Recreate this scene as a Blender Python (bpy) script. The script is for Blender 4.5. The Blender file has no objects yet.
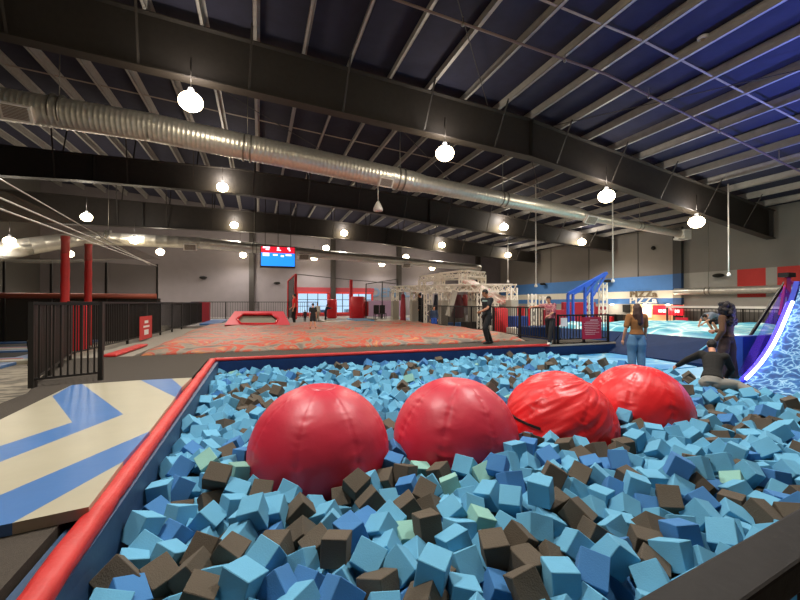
import bpy, bmesh, math, random
from mathutils import Vector, Matrix, Quaternion, noise
random.seed(11)
sc = bpy.context.scene
C = sc.collection
PI = math.pi
TH = math.radians(19.65)
H = 1.3
FOC = 395.0

# ---------------------------------------------------------------- helpers
def srgb(h, k=1.0):
    h = h.lstrip('#')
    c = [int(h[i:i+2], 16)/255 for i in (0, 2, 4)]
    return tuple((x/12.92 if x <= .04045 else ((x+.055)/1.055)**2.4)*k for x in c)+(1,)

def mat(name, col, rough=.6, metal=0, noise_scale=None, noise_amt=.15, bump=0, bump_scale=40, emit=None, emit_s=0, alpha=1, spec=.5, trans=0, coat=0):
    m = bpy.data.materials.new(name); m.use_nodes = True
    nt = m.node_tree; b = nt.nodes['Principled BSDF']
    c = srgb(col) if isinstance(col, str) else col
    b.inputs['Base Color'].default_value = c
    b.inputs['Roughness'].default_value = rough
    b.inputs['Metallic'].default_value = metal
    b.inputs['Specular IOR Level'].default_value = spec
    b.inputs['Alpha'].default_value = alpha
    b.inputs['Transmission Weight'].default_value = trans
    b.inputs['Coat Weight'].default_value = coat
    if emit:
        b.inputs['Emission Color'].default_value = srgb(emit); b.inputs['Emission Strength'].default_value = emit_s
    if noise_scale or bump:
        tc = nt.nodes.new('ShaderNodeTexCoord')
    if noise_scale:
        n = nt.nodes.new('ShaderNodeTexNoise'); n.inputs['Scale'].default_value = noise_scale; n.inputs['Detail'].default_value = 5
        nt.links.new(tc.outputs['Object'], n.inputs['Vector'])
        mx = nt.nodes.new('ShaderNodeMix'); mx.data_type = 'RGBA'
        mx.inputs['A'].default_value = tuple(max(0, x*(1-noise_amt*1.6)) for x in c[:3])+(1,)
        mx.inputs['B'].default_value = tuple(min(1, x*(1+noise_amt*1.6)) for x in c[:3])+(1,)
        nt.links.new(n.outputs['Fac'], mx.inputs['Factor']); nt.links.new(mx.outputs['Result'], b.inputs['Base Color'])
    if bump:
        n2 = nt.nodes.new('ShaderNodeTexNoise'); n2.inputs['Scale'].default_value = bump_scale; n2.inputs['Detail'].default_value = 6
        nt.links.new(tc.outputs['Object'], n2.inputs['Vector'])
        bp = nt.nodes.new('ShaderNodeBump'); bp.inputs['Strength'].default_value = bump; bp.inputs['Distance'].default_value = .02
        nt.links.new(n2.outputs['Fac'], bp.inputs['Height']); nt.links.new(bp.outputs['Normal'], b.inputs['Normal'])
    return m

def ramp_mat(name, stops, scale, kind='noise', rough=.5, distort=1.5, detail=3, emit=0, stretch=(1, 1, 1), bump=0):
    m = bpy.data.materials.new(name); m.use_nodes = True
    nt = m.node_tree; b = nt.nodes['Principled BSDF']; b.inputs['Roughness'].default_value = rough
    tc = nt.nodes.new('ShaderNodeTexCoord'); mp = nt.nodes.new('ShaderNodeMapping')
    mp.inputs['Scale'].default_value = stretch
    nt.links.new(tc.outputs['Object'], mp.inputs['Vector'])
    src = mp.outputs['Vector']
    if kind == 'noise':
        n = nt.nodes.new('ShaderNodeTexNoise'); n.inputs['Scale'].default_value = scale; n.inputs['Detail'].default_value = detail
        n.inputs['Distortion'].default_value = distort
        nt.links.new(src, n.inputs['Vector']); fac = n.outputs['Fac']
    else:
        w = nt.nodes.new('ShaderNodeTexNoise'); w.inputs['Scale'].default_value = scale*.7; w.inputs['Detail'].default_value = 2
        nt.links.new(src, w.inputs['Vector'])
        mx = nt.nodes.new('ShaderNodeVectorMath'); mx.operation = 'MULTIPLY_ADD'
        mx.inputs[1].default_value = (distort,)*3
        nt.links.new(w.outputs['Color'], mx.inputs[0]); nt.links.new(src, mx.inputs[2])
        v = nt.nodes.new('ShaderNodeTexVoronoi'); v.feature = 'DISTANCE_TO_EDGE'; v.inputs['Scale'].default_value = scale
        nt.links.new(mx.outputs[0], v.inputs['Vector']); fac = v.outputs['Distance']
    r = nt.nodes.new('ShaderNodeValToRGB')
    el = r.color_ramp.elements
    while len(el) < len(stops): el.new(.5)
    for e, (p, c) in zip(el, stops): e.position = p; e.color = srgb(c)
    nt.links.new(fac, r.inputs['Fac']); nt.links.new(r.outputs['Color'], b.inputs['Base Color'])
    if bump:
        bp = nt.nodes.new('ShaderNodeBump'); bp.inputs['Strength'].default_value = bump; bp.inputs['Distance'].default_value = .05
        nt.links.new(fac, bp.inputs['Height']); nt.links.new(bp.outputs['Normal'], b.inputs['Normal'])
    return m

def emis(name, col, s):
    m = bpy.data.materials.new(name); m.use_nodes = True
    nt = m.node_tree; nt.nodes.clear()
    o = nt.nodes.new('ShaderNodeOutputMaterial'); e = nt.nodes.new('ShaderNodeEmission')
    e.inputs['Color'].default_value = srgb(col); e.inputs['Strength'].default_value = s
    nt.links.new(e.outputs[0], o.inputs['Surface']); return m

def net_mat(name, col, alpha, scale=14):
    """fine mesh netting: strands of colour between clear cells"""
    m = bpy.data.materials.new(name); m.use_nodes = True
    nt = m.node_tree; nt.nodes.clear()
    o = nt.nodes.new('ShaderNodeOutputMaterial'); mx = nt.nodes.new('ShaderNodeMixShader'); mx.inputs[0].default_value = alpha
    t = nt.nodes.new('ShaderNodeBsdfTransparent'); d = nt.nodes.new('ShaderNodeBsdfDiffuse'); d.inputs[0].default_value = srgb(col)
    nt.links.new(t.outputs[0], mx.inputs[1]); nt.links.new(d.outputs[0], mx.inputs[2]); nt.links.new(mx.outputs[0], o.inputs['Surface'])
    return m

class MB:
    def __init__(s): s.bm = bmesh.new(); s.mi = 0
    def face(s, pts, mi=None):
        f = s.bm.faces.new([s.bm.verts.new(p) for p in pts]); f.material_index = s.mi if mi is None else mi; return f
    def box(s, c, d, rz=0, R=None, mi=None):
        M = R if R is not None else Matrix.Rotation(rz, 3, 'Z')
        c = Vector(c); vs = []
        for x in (-.5, .5):
            for y in (-.5, .5):
                for z in (-.5, .5):
                    vs.append(s.bm.verts.new(c + M @ Vector((x*d[0], y*d[1], z*d[2]))))
        for f in ((0,1,3,2),(4,6,7,5),(0,4,5,1),(2,3,7,6),(0,2,6,4),(1,5,7,3)):
            q = s.bm.faces.new([vs[k] for k in f]); q.material_index = s.mi if mi is None else mi
        return s
    def bb(s, a, b, mi=None):
        return s.box([(p+q)/2 for p, q in zip(a, b)], [abs(q-p) for p, q in zip(a, b)], mi=mi)
    def bar(s, a, b, w, h=None, mi=None, up=(0, 0, 1)):
        a = Vector(a); b = Vector(b); d = b-a; L = d.length
        if L < 1e-6: return s
        y = d/L; u = Vector(up)
        if abs(y.dot(u)) > .99: u = Vector((1, 0, 0))
        x = y.cross(u).normalized(); z = x.cross(y)
        R = Matrix((x, y, z)).transposed()
        return s.box((a+b)/2, (w, L, h or w), R=R, mi=mi)
    def tube(s, pts, r, n=10, mi=None, cap=True):
        pts = [Vector(p) for p in pts]
        rs = r if isinstance(r, (list, tuple)) else [r]*len(pts)
        rings = []; px = None
        for i, p in enumerate(pts):
            d = (pts[min(i+1, len(pts)-1)]-pts[max(i-1, 0)]).normalized()
            if px is None:
                u = Vector((0, 0, 1)) if abs(d.z) < .9 else Vector((1, 0, 0))
                px = d.cross(u).normalized()
            px = (px - d*px.dot(d)).normalized(); py = d.cross(px)
            rings.append([s.bm.verts.new(p+(px*math.cos(t)+py*math.sin(t))*rs[i]) for t in [2*PI*k/n for k in range(n)]])
        for a, b in zip(rings, rings[1:]):
            for k in range(n):
                f = s.bm.faces.new((a[k], a[(k+1)%n], b[(k+1)%n], b[k])); f.smooth = True; f.material_index = s.mi if mi is None else mi
        if cap:
            for rg in (rings[0], rings[-1]):
                f = s.bm.faces.new(rg); f.material_index = s.mi if mi is None else mi
        return s
    def ball(s, c, r, sub=12, sc3=(1, 1, 1), R=None, mi=None):
        M = Matrix.Translation(c)
        if R is not None: M = M @ R.to_4x4()
        M = M @ Matrix.Diagonal((r*sc3[0], r*sc3[1], r*sc3[2], 1))
        g = bmesh.ops.create_uvsphere(s.bm, u_segments=sub*2, v_segments=sub, radius=1, matrix=M)
        for v in g['verts']:
            for f in v.link_faces: f.smooth = True; f.material_index = s.mi if mi is None else mi
        return s
    def build(s, name, m=None, parent=None, bevel=0, loc=None):
        bmesh.ops.recalc_face_normals(s.bm, faces=s.bm.faces)
        me = bpy.data.meshes.new(name)
        if loc is not None: bmesh.ops.translate(s.bm, verts=s.bm.verts, vec=-Vector(loc))
        s.bm.to_mesh(me); s.bm.free()
        o = bpy.data.objects.new(name, me); C.objects.link(o)
        for x in (m if isinstance(m, (list, tuple)) else [m]):
            if x: me.materials.append(x)
        if loc is not None: o.location = loc
        if parent is not None:
            o.parent = parent
            if loc is None: o.location = Vector() if parent.parent else -Vector(parent.location)   # parts are modelled in world space, roots are unrotated here
        if bevel:
            bv = o.modifiers.new('bevel', 'BEVEL'); bv.width = bevel; bv.segments = 2; bv.limit_method = 'ANGLE'
        return o

def tag(o, label=None, cat=None, group=None, kind=None):
    if label: o['label'] = label
    if cat: o['category'] = cat
    if group: o['group'] = group
    if kind: o['kind'] = kind
    return o
def empty(name, loc, label=None, cat=None, group=None):
    e = bpy.data.objects.new(name, None); C.objects.link(e); e.location = loc; e.empty_display_size = .1
    return tag(e, label, cat, group)
def struct(o): o['kind'] = 'structure'; return o
def copy_tree(o, parent=None):
    c = o.copy(); C.objects.link(c); c.parent = parent
    for ch in [x for x in C.objects if x.parent == o]:
        copy_tree(ch, c)
    return c
def ray(px, py):
    a = (px-400)/FOC; b = (303-py)/FOC
    return Vector((a*math.cos(TH)+math.sin(TH), -a*math.sin(TH)+math.cos(TH), b))
def at_z(px, py, z): r = ray(px, py); return Vector((0, 0, H)) + r*((z-H)/r.z)
def at_y(px, py, y): r = ray(px, py); return Vector((0, 0, H)) + r*(y/r.y)
def at_x(px, py, x): r = ray(px, py); return Vector((0, 0, H)) + r*(x/r.x)

# ---------------------------------------------------------------- materials
M = {}
M['steel'] = mat('painted_steel', '#2e2925', .6, 0, 6, .2)
M['steel_galv'] = mat('galvanised_purlin', '#98948f', .5, .2, 5, .15)  # galvanised, lighter than the painted beam steel
M['black_metal'] = mat('black_metal', '#16130f', .45)
M['galv'] = mat('galvanised_duct', '#d2cfc6', .36, .7, 9, .12)
M['galv_seam'] = mat('duct_collar', '#8d8a82', .4, .8)
M['white'] = mat('white_paint', '#e6e2dc', .5, 0, 8, .05)
M['grille'] = mat('grille', '#8c8076', .6)
M['insul'] = mat('roof_insulation', '#1f1f33', .9, 0, 3, .25, .25, 6)
M['wall'] = mat('grey_wall', '#7d7679', .8, 0, 2, .06)
M['wall_dark'] = mat('dark_grey_wall', '#5d5a56', .8, 0, 2, .06)
M['wall_lite'] = mat('light_grey_wall', '#a29f99', .8, 0, 2, .05)
M['blue_p'] = mat('blue_wall_paint', '#4a7fc0', .7, 0, 3, .05)
M['cream'] = mat('cream_wall_paint', '#e6dfcd', .7, 0, 3, .05)
M['red_p'] = mat('red_wall_paint', '#c2332f', .7, 0, 3, .06)
M['carpet'] = mat('dark_carpet', '#40382f', .95, 0, 60, .25, .3, 200)
M['under'] = mat('dark_recess', '#15130f', .9)
M['red_vinyl'] = mat('red_vinyl', '#bf2a26', .5, 0, 5, .1, .35, 14)
M['navy'] = mat('navy_vinyl', '#142b52', .7, 0, 4, .12, .2, 6, spec=.12)
M['navy_in'] = mat('slate_blue_vinyl', '#2a4564', .5, 0, 4, .12, .2, 8)
M['beige'] = mat('beige_vinyl', '#aaa28b', .32, 0, 3, .06, .12, 5)
M['blue_v'] = mat('blue_vinyl', '#426da3', .32, 0, 3, .08, .12, 5)
M['lt_blue'] = mat('light_blue_vinyl', '#57b1dc', .3, 0, 3, .1, .2, 5)
M['ball'] = mat('red_ball_vinyl', '#c4283c', .44, 0, 4, .06, .25, 7)
M['ball2'] = mat('bright_red_ball_vinyl', '#e02226', .40, 0, 4, .06, .3, 10)
M['black'] = mat('black_fabric', '#14120f', .8)
M['red_pad'] = mat('red_pad', '#d8202a', .5, 0, 4, .1)
M['truss'] = mat('white_truss', '#f6eee0', .45)
M['fblue'] = mat('blue_frame_paint', '#2a55b8', .4)
M['glass'] = mat('window_glass', '#ffffff', .02, 0, trans=1)
M['lamp'] = emis('lamp_glow', '#ffe9bd', 30)

LP_MAIN = 900; LP_FAR = 420; LP_NEAR = 1100; UPL = 95; BLUEW = 3200; EXPO = 0.12
# settled resting places of the foam cubes: x, y, z in mm, quaternion x, y, z in hundredths, colour
CUBES = [
(-82,2293,-203,21,75,-29,0), (1592,1788,-247,-11,-65,74,0), (934,2049,-202,30,64,68,0), (2763,1380,-333,79,60,-6,0), (2020,1820,-219,27,14,57,0), (2282,1507,-283,1,39,-59,0),
(1383,1821,-254,20,-45,61,1), (2078,1600,-274,-50,-7,-42,0), (459,2468,-230,-76,15,-12,1), (2390,1728,-240,-82,-4,14,0), (1804,1781,-258,-30,-83,40,2), (1396,2145,-247,-17,-70,69,1),
(2869,1728,-240,86,14,-44,0), (-26,2974,-179,79,57,24,0), (-540,2672,-324,25,-53,-79,1), (-296,2302,-245,62,-76,-17,1), (-746,3155,-247,-6,23,38,0), (643,2358,-272,-61,52,-60,0),
(408,2097,-276,21,-37,-47,2), (100,2283,-283,-40,-1,51,2), (2503,1444,-333,-42,6,56,0), (-169,2668,-245,-33,-63,-70,1), (2031,2491,-133,95,32,4,0), (645,2165,-322,54,21,19,1),
(2703,1577,-292,-71,58,-23,0), (-360,2601,-290,-76,-50,17,1), (3114,1639,-322,29,29,61,0), (35,2496,-230,-32,-84,35,0), (2587,1813,-223,-9,8,62,2), (1103,2529,-256,-6,-11,-70,1),
(1073,1963,-331,-40,66,42,0), (-741,2635,-256,88,12,37,1), (809,2239,-291,73,44,-8,0), (1315,1988,-390,11,14,-12,2), (-663,2505,-305,31,76,-37,2), (855,1992,-319,-21,-83,-31,1),
(1797,2269,-257,80,17,54,0), (1201,2160,-323,-30,-6,-1,0), (1923,2006,-271,2,90,-22,0), (592,2648,-250,71,4,21,2), (-325,3635,-154,74,29,51,1), (2218,2310,-260,-31,-36,-39,1),
(3051,2228,-258,83,-37,-10,1), (1228,2362,-306,60,12,79,0), (-355,3256,-321,49,-80,-31,0), (1840,2601,-235,-40,87,10,0), (198,2123,-286,7,-74,36,0), (1516,1983,-280,-6,74,-67,1),
(785,3291,-227,41,35,81,1), (3562,1888,-298,56,63,-45,1), (3105,2027,-292,30,-4,64,0), (4170,2313,-245,13,31,-75,0), (3434,2425,-130,-38,-90,-4,2), (2520,1656,-305,-77,-49,-15,0),
(809,2670,-297,-81,23,41,0), (1593,2189,-264,-56,-76,11,1), (2993,2469,-236,67,-15,-33,0), (251,2506,-321,52,10,-64,0), (2915,1500,-329,-38,34,24,0), (1778,2793,-269,94,22,24,0),
(-551,3148,-345,33,13,-87,2), (-559,3376,-320,-41,-89,20,0), (298,3118,-305,92,4,-39,1), (1517,2539,-311,-10,18,-74,3), (2072,1786,-436,20,-63,-3,2), (2723,2355,-337,16,-36,88,0),
(-739,2417,-294,-79,21,-56,0), (-533,2845,-325,-87,-43,24,0), (-330,2815,-296,19,29,92,1), (109,3079,-254,69,43,-43,0), (1388,2681,-292,-66,69,-13,0), (840,3025,-282,90,-3,-43,1),
(2385,1899,-285,-62,17,72,1), (3401,1988,-336,-49,13,75,0), (97,2700,-296,-74,16,61,1), (3718,1784,-292,-53,-51,13,1), (-752,3726,-270,2,-8,-74,0), (2340,2092,-301,94,-8,16,0),
(-634,3792,-282,-33,7,-53,2), (2021,3046,-169,-16,-35,84,2), (4833,2520,-184,34,34,-1,0), (4128,2513,-217,-61,55,54,0), (379,2663,-312,-37,34,-50,1), (280,2859,-346,18,39,3,1),
(-743,2870,-333,57,-33,51,0), (1098,2869,-289,28,-61,62,1), (266,2328,-347,-39,14,-41,2), (2227,1746,-304,-70,-9,-62,1), (3962,3007,-257,19,47,-82,0), (1864,3368,-272,-50,-50,-9,0),
(-695,3020,-334,-41,83,34,0), (-671,4099,-228,2,41,69,2), (2363,2742,-167,-76,-21,-44,1), (3336,1699,-329,45,-37,81,0), (-177,3366,-302,-69,41,-33,0), (3673,2422,-168,-22,-6,-58,0),
(4561,2201,-251,56,-64,23,0), (2569,2019,-290,-51,78,34,1), (3259,1489,-255,-90,24,-25,0), (2167,2122,-315,-4,30,-11,1), (1980,2801,-211,-1,-97,24,2), (3261,2875,-225,-34,-88,33,2),
(3286,2159,-290,22,60,24,2), (488,3056,-347,73,18,-50,0), (-185,3573,-285,18,82,6,0), (2707,2815,-264,-3,51,33,1), (5779,2903,-231,44,-9,85,0), (1670,1597,-308,-73,-28,-36,0),
(1344,2506,-326,-46,-41,66,0), (1300,3070,-303,-8,52,50,1), (614,1971,-335,-3,-89,45,0), (-127,2852,-288,-47,-45,-71,0), (237,3392,-280,42,2,-25,0), (1583,3109,-312,80,57,1,3),
(-439,4073,-186,2,82,-49,3), (3806,2192,-304,4,83,48,0), (2528,2679,-303,53,9,-34,0), (789,2484,-336,-48,-48,-71,0), (2414,2375,-312,-72,-56,-11,0), (988,2649,-376,-6,20,-98,3),
(1297,3493,-303,52,-27,-34,1), (4050,3357,-258,-3,58,5,0), (2675,3158,-234,80,-19,10,2), (1248,3287,-358,-47,87,-11,2), (2686,2556,-333,14,-65,14,0), (1724,2029,-340,22,22,-16,1),
(4450,2580,-198,16,-1,81,0), (3332,2359,-287,-83,41,8,0), (-750,3525,-335,-36,-60,-71,2), (3263,2545,-279,-67,9,72,0), (1104,3494,-350,30,-74,37,1), (3564,2096,-313,-72,-13,-67,1),
(-178,3973,-288,97,22,-11,3), (-358,3552,-343,-17,-24,-52,1), (1621,3416,-323,60,-45,-20,1), (2199,2521,-290,6,-82,-5,1), (1897,1462,-282,-77,35,-17,0), (1983,2354,-323,-71,25,4,0),
(1579,2725,-307,-30,-10,-74,0), (-756,4189,-252,-41,31,83,0), (2918,2828,-306,-15,28,-90,0), (18,3456,-276,8,-31,94,1), (968,2394,-372,77,19,-35,0), (2440,3374,-190,41,-48,56,0),
(669,3383,-397,28,20,-70,1), (3341,3215,-258,48,-2,-7,1), (929,2810,-324,-48,-26,4,0), (4357,2224,-285,-66,-41,-46,2), (3533,2315,-266,-45,-26,85,1), (1282,2871,-331,0,-48,51,1),
(2489,3238,-300,-35,81,-21,0), (1945,3174,-286,-19,-35,92,3), (1233,3674,-282,10,-14,94,2), (461,2319,-377,75,56,2,0), (3972,2312,-318,24,-12,-93,3), (2924,2337,-366,44,-79,16,2),
(2912,2615,-337,-37,-44,0,2), (-767,5346,-177,35,26,-89,0), (6391,3353,-174,35,-43,21,2), (7163,3458,-134,12,70,60,1), (2292,3291,-261,94,19,-12,0), (4375,3786,-155,50,75,40,0),
(3076,3022,-313,-96,22,-16,2), (6553,4125,-160,-7,-44,53,0), (4245,2143,-366,23,-27,17,0), (4793,3205,-281,-19,38,-77,0), (3113,3419,-257,-41,-59,66,1), (-761,4770,-263,-25,-90,6,0),
(996,3131,-361,-25,31,71,0), (1701,2461,-354,32,18,-91,0), (5065,3320,-238,-32,60,67,0), (5874,3496,-285,15,57,-76,2), (2726,3547,-264,-94,-34,-2,2), (4556,2775,-257,-41,-21,-34,0),
(3750,1985,-314,-53,46,-40,0), (489,2841,-315,39,11,90,0), (3871,3355,-319,-76,11,63,1), (3483,2911,-301,27,-92,-2,0), (1496,3607,-364,-40,-48,52,3), (3092,2647,-284,-62,-77,-11,1),
(7394,4102,-173,-79,1,42,0), (-660,4548,-246,-61,32,11,2), (1463,1635,-333,41,-6,26,0), (2484,2187,-334,73,-20,63,0), (6035,3150,-254,33,56,-62,1), (-670,5256,-262,69,23,65,0),
(-141,4435,-300,-24,-59,73,2), (3031,1337,-277,77,-60,-5,0), (290,6756,-132,55,52,7,1), (4811,2340,-262,37,57,-21,0), (410,3261,-385,-25,24,-92,0), (1378,4016,-301,-60,69,-21,2),
(-366,3097,-404,21,65,-72,0), (-292,4547,-314,25,13,-52,1), (1760,3121,-364,82,-31,-42,0), (3613,2749,-332,23,-76,26,0), (925,3422,-322,9,-19,-87,0), (1621,2921,-339,31,27,-66,0),
(2826,2136,-345,29,42,-77,0), (4179,2782,-274,-8,-30,-8,0), (4561,3283,-245,31,91,-27,0), (-587,3948,-367,9,28,-62,0), (3889,1806,-264,20,-50,-24,2), (4444,3438,-246,-62,-32,24,0),
(5380,2972,-269,-28,60,-64,0), (4165,1953,-308,-74,18,-63,1), (4003,2829,-271,-22,90,25,0), (3127,3235,-304,53,39,65,1), (6085,2959,-242,15,-18,-97,0), (5515,3467,-242,5,-64,49,0),
(5331,2760,-250,-47,45,-17,0), (-781,6839,-237,56,-39,-65,0), (2807,3005,-284,26,63,-72,0), (6709,3402,-187,32,46,64,0), (1453,3241,-349,-24,26,92,0), (755,2863,-361,-85,52,5,2),
(-427,2405,-378,88,-34,20,0), (6463,3155,-228,23,42,24,0), (-415,6715,-240,-50,-49,-21,0), (-103,5368,-274,-39,-56,5,0), (4,5699,-235,9,-14,35,0), (-276,5003,-298,32,-33,-12,0),
(3323,3426,-283,16,52,84,0), (-522,4691,-282,47,-83,-19,0), (3959,1965,-325,24,-61,-68,2), (5169,3164,-324,-59,46,67,1), (-531,5101,-294,7,-65,-73,0), (2027,2624,-338,46,44,70,0),
(3085,3618,-277,-81,-46,6,0), (1002,1688,-269,-8,74,47,0), (3541,1716,-362,41,82,35,0), (-262,4804,-315,6,54,-7,2), (4260,3618,-275,30,-48,64,0), (1936,5610,-286,77,-31,23,0),
(-777,6435,-308,22,-26,-29,0), (6254,3671,-271,-33,-66,37,0), (4881,3402,-260,-38,-65,22,0), (4078,5965,-150,-3,-23,95,0), (-504,4238,-238,40,30,-87,0), (2765,1935,-282,-25,6,-36,0),
(2913,3185,-295,-22,-56,36,0), (4357,3261,-282,28,-38,-55,0), (3648,3232,-324,89,-17,-31,1), (-495,5811,-278,57,-74,31,0), (-407,5573,-297,14,-54,43,1), (-460,6217,-273,-37,36,-86,0),
(2289,2917,-270,98,-1,-13,0), (80,2895,-356,5,53,-19,2), (-67,4957,-279,76,-54,-35,0), (4366,3065,-266,-13,-8,-98,0), (2886,3681,-258,-45,-33,61,1), (4668,2597,-287,44,-50,47,2),
(-188,2470,-288,-74,-26,44,0), (2926,3450,-298,-12,64,-74,0), (5713,3727,-265,-47,-16,-87,0), (5296,2472,-260,11,-95,-7,1), (-662,5700,-283,-40,49,-2,0), (2162,6010,-213,-18,77,54,0),
(4541,2953,-306,6,-36,65,0), (7891,4105,-227,81,13,-34,0), (4183,2974,-271,33,72,-60,0), (-609,3632,-412,11,-64,-11,1), (1572,4830,-313,70,-43,51,1), (1780,5240,-311,24,-76,-45,0),
(5539,3108,-263,-16,-41,-37,1), (-626,6774,-280,79,1,-60,0), (-254,3263,-436,45,-27,19,0), (-446,4885,-297,-48,-30,69,0), (4359,7815,-159,80,9,16,0), (2069,7324,-161,-74,-40,17,0),
(5361,3236,-324,7,16,-6,0), (86,8378,-157,56,58,40,0), (2162,6816,-266,69,-60,21,0), (-534,5409,-319,-20,37,54,0), (3297,3036,-364,0,-72,-21,2), (1343,7974,-175,-20,4,-91,0),
(6523,4455,-114,-28,-49,76,1), (-318,4346,-341,27,-81,-46,0), (-792,8024,-266,23,-54,32,0), (3068,1835,-313,38,-86,16,0), (3230,1526,-483,43,14,57,0), (4447,3639,-268,25,-19,-10,1),
(3796,2400,-369,-44,-62,53,2), (2827,7359,-202,-78,-22,42,3), (6532,3912,-307,-64,-29,-42,0), (1827,6900,-228,-94,11,-19,0), (-443,7858,-248,-5,-20,-48,0), (1527,4634,-359,-24,-20,-16,0),
(4913,2888,-277,56,-27,59,0), (-250,5919,-304,-80,39,33,0), (1435,2313,-372,-32,49,80,0), (1571,5510,-230,-70,-40,-16,0), (5065,8312,-71,80,2,-13,0), (7754,7276,-104,11,-20,-96,1),
(4862,2678,-265,49,-43,11,0), (3243,1880,-362,-63,46,-28,0), (2309,1317,-323,31,-50,80,0), (7419,4793,-196,3,24,47,0), (5954,2784,-318,31,-64,61,2), (2547,6948,-244,24,88,0,1),
(650,8887,-249,-36,80,31,2), (-662,6280,-312,-44,-46,-73,0), (-88,3130,-316,65,-19,-9,0), (6101,3340,-289,-87,-22,-25,1), (-11,6516,-265,-70,-14,-30,1), (2483,2866,-237,-6,-88,-10,0),
(2952,7468,-126,98,11,7,0), (-176,5620,-290,16,-83,-12,0), (4491,2404,-322,-35,-72,-18,0), (123,7192,-214,-24,38,-33,1), (5119,2429,-284,44,67,-47,0), (5050,2763,-266,-41,45,-26,0),
(-44,7869,-249,6,-82,-49,0), (434,8366,-213,-15,-54,1,0), (6079,8150,-132,88,16,33,0), (6232,4143,-232,-58,33,-51,2), (-167,7453,-278,-17,16,-53,0), (3962,5845,-278,-13,50,-17,0),
(7800,4543,-227,-46,50,-64,2), (7988,5428,-160,1,-77,44,1), (2510,7914,-176,60,55,24,0), (5909,3276,-320,18,49,-66,0), (-384,3934,-306,56,30,-69,0), (6845,4328,-170,33,92,19,2),
(2141,6301,-252,23,-40,84,0), (-477,4490,-294,-24,-86,-41,0), (7445,4382,-266,-4,99,11,0), (-377,5261,-327,-58,76,-27,0), (-71,9270,-172,52,-15,-37,0), (6246,6037,-141,-2,84,54,1),
(-16,3646,-321,-53,-3,59,0), (6767,7476,-123,-25,-32,89,0), (8005,5781,-150,-89,28,33,0), (6815,4026,-290,-10,91,41,0), (6672,3780,-261,-65,62,41,0), (172,6420,-303,-54,-79,-29,1),
(4790,7794,-182,-3,-72,20,0), (7175,7014,-164,69,20,69,0), (1700,7009,-210,45,-2,-71,1), (7953,8412,-151,52,45,-17,0), (-268,5444,-321,-65,-47,55,0), (-244,7844,-283,-90,-34,9,1),
(2006,6939,-282,6,-86,-23,0), (3632,5710,-124,53,-31,20,1), (6326,7279,-211,87,-5,6,0), (4687,2407,-312,-55,59,46,0), (-698,8150,-235,63,54,54,0), (70,3265,-301,11,35,-49,0),
(-73,6005,-266,46,-37,-78,1), (601,3207,-451,82,-54,-1,0), (2951,1944,-441,-27,80,-10,0), (7777,5309,-239,10,-77,-15,1), (-654,7803,-291,10,-45,-12,0), (6338,7475,-150,16,-7,-14,1),
(6561,6598,-176,-87,-30,-2,1), (616,7613,-242,-15,-14,-84,0), (4776,3010,-303,22,-78,-55,1), (4180,3178,-315,90,0,-16,0), (4395,7208,-236,51,59,-10,0), (7540,4013,-280,73,-14,-64,0),
(2379,2565,-342,28,-36,15,0), (2537,8691,-190,-48,-49,4,0), (5955,7686,-220,-14,-45,29,2), (1532,7878,-215,-77,-24,-11,0), (1888,5818,-294,-16,13,-58,0), (133,7018,-259,-75,-39,30,0),
(6422,3523,-289,2,80,-26,0), (1972,6214,-333,-3,7,-97,0), (2499,9353,-146,91,6,-21,2), (2878,8870,-211,-87,37,19,0), (2683,6672,-257,-54,-57,38,0), (6851,3835,-262,22,62,16,0),
(5182,2902,-308,-45,-30,-56,1), (-7,2128,-337,-9,89,7,0), (-649,4872,-305,57,21,63,0), (-138,6695,-294,96,-3,-29,1), (1899,9239,-176,-86,-19,-6,1), (3859,9066,-156,62,-51,6,2),
(7923,3956,-290,-88,2,-41,0), (4456,6024,-219,78,20,49,0), (-400,8419,-239,-73,-64,24,0), (5579,9594,-144,51,-15,-36,0), (-532,2554,-454,69,52,31,1), (5655,8591,-191,76,-63,4,0),
(1465,2852,-359,-68,-25,28,0), (2182,1937,-320,-4,-61,35,2), (1498,8351,-184,91,-38,1,1), (4538,9610,-191,-63,16,-75,1), (7136,4660,-244,-15,69,71,0), (-63,6878,-288,-15,-55,58,1),
(1492,9538,-193,-25,35,-55,0), (6246,7908,-170,49,-79,-11,0), (1791,6303,-296,93,-19,10,0), (3142,2864,-381,2,-51,15,0), (6225,3168,-271,-34,-51,20,1), (6482,3725,-290,-73,-35,-9,0),
(2286,7188,-245,27,-73,-35,0), (2501,7161,-273,-17,46,27,0), (3199,7401,-271,-30,-3,4,0), (7016,3921,-260,24,51,81,0), (1798,8346,-253,-47,-64,48,0), (2984,8362,-206,-20,-4,-98,0),
(7066,4129,-299,-32,32,36,1), (-217,6324,-335,-99,-16,-1,1), (6888,3302,-270,37,-46,-81,0), (397,7977,-271,5,-63,18,1), (199,8657,-170,59,41,6,0), (1593,5319,-328,-27,7,-64,0),
(4435,1975,-271,99,1,9,0), (3583,6149,-92,-5,-36,14,2), (7743,6735,-100,-57,-78,21,2), (1695,7396,-230,38,-34,86,0), (1995,8441,-251,-43,14,-12,1), (4083,9067,-183,-95,-32,-3,0),
(6605,7677,-105,11,-30,-95,1), (6426,4084,-346,21,53,-57,1), (3841,3010,-417,27,-56,61,0), (-262,6884,-327,90,34,-14,1), (1759,6527,-276,94,-2,-34,0), (5540,3284,-330,32,79,52,1),
(1250,1534,-252,20,-19,-85,0), (2185,2716,-235,-6,-80,-4,0), (2683,7991,-273,-18,25,29,1), (-226,8272,-274,-66,74,1,0), (4128,7915,-207,62,19,44,0), (7636,7626,-192,-69,-42,57,1),
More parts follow.
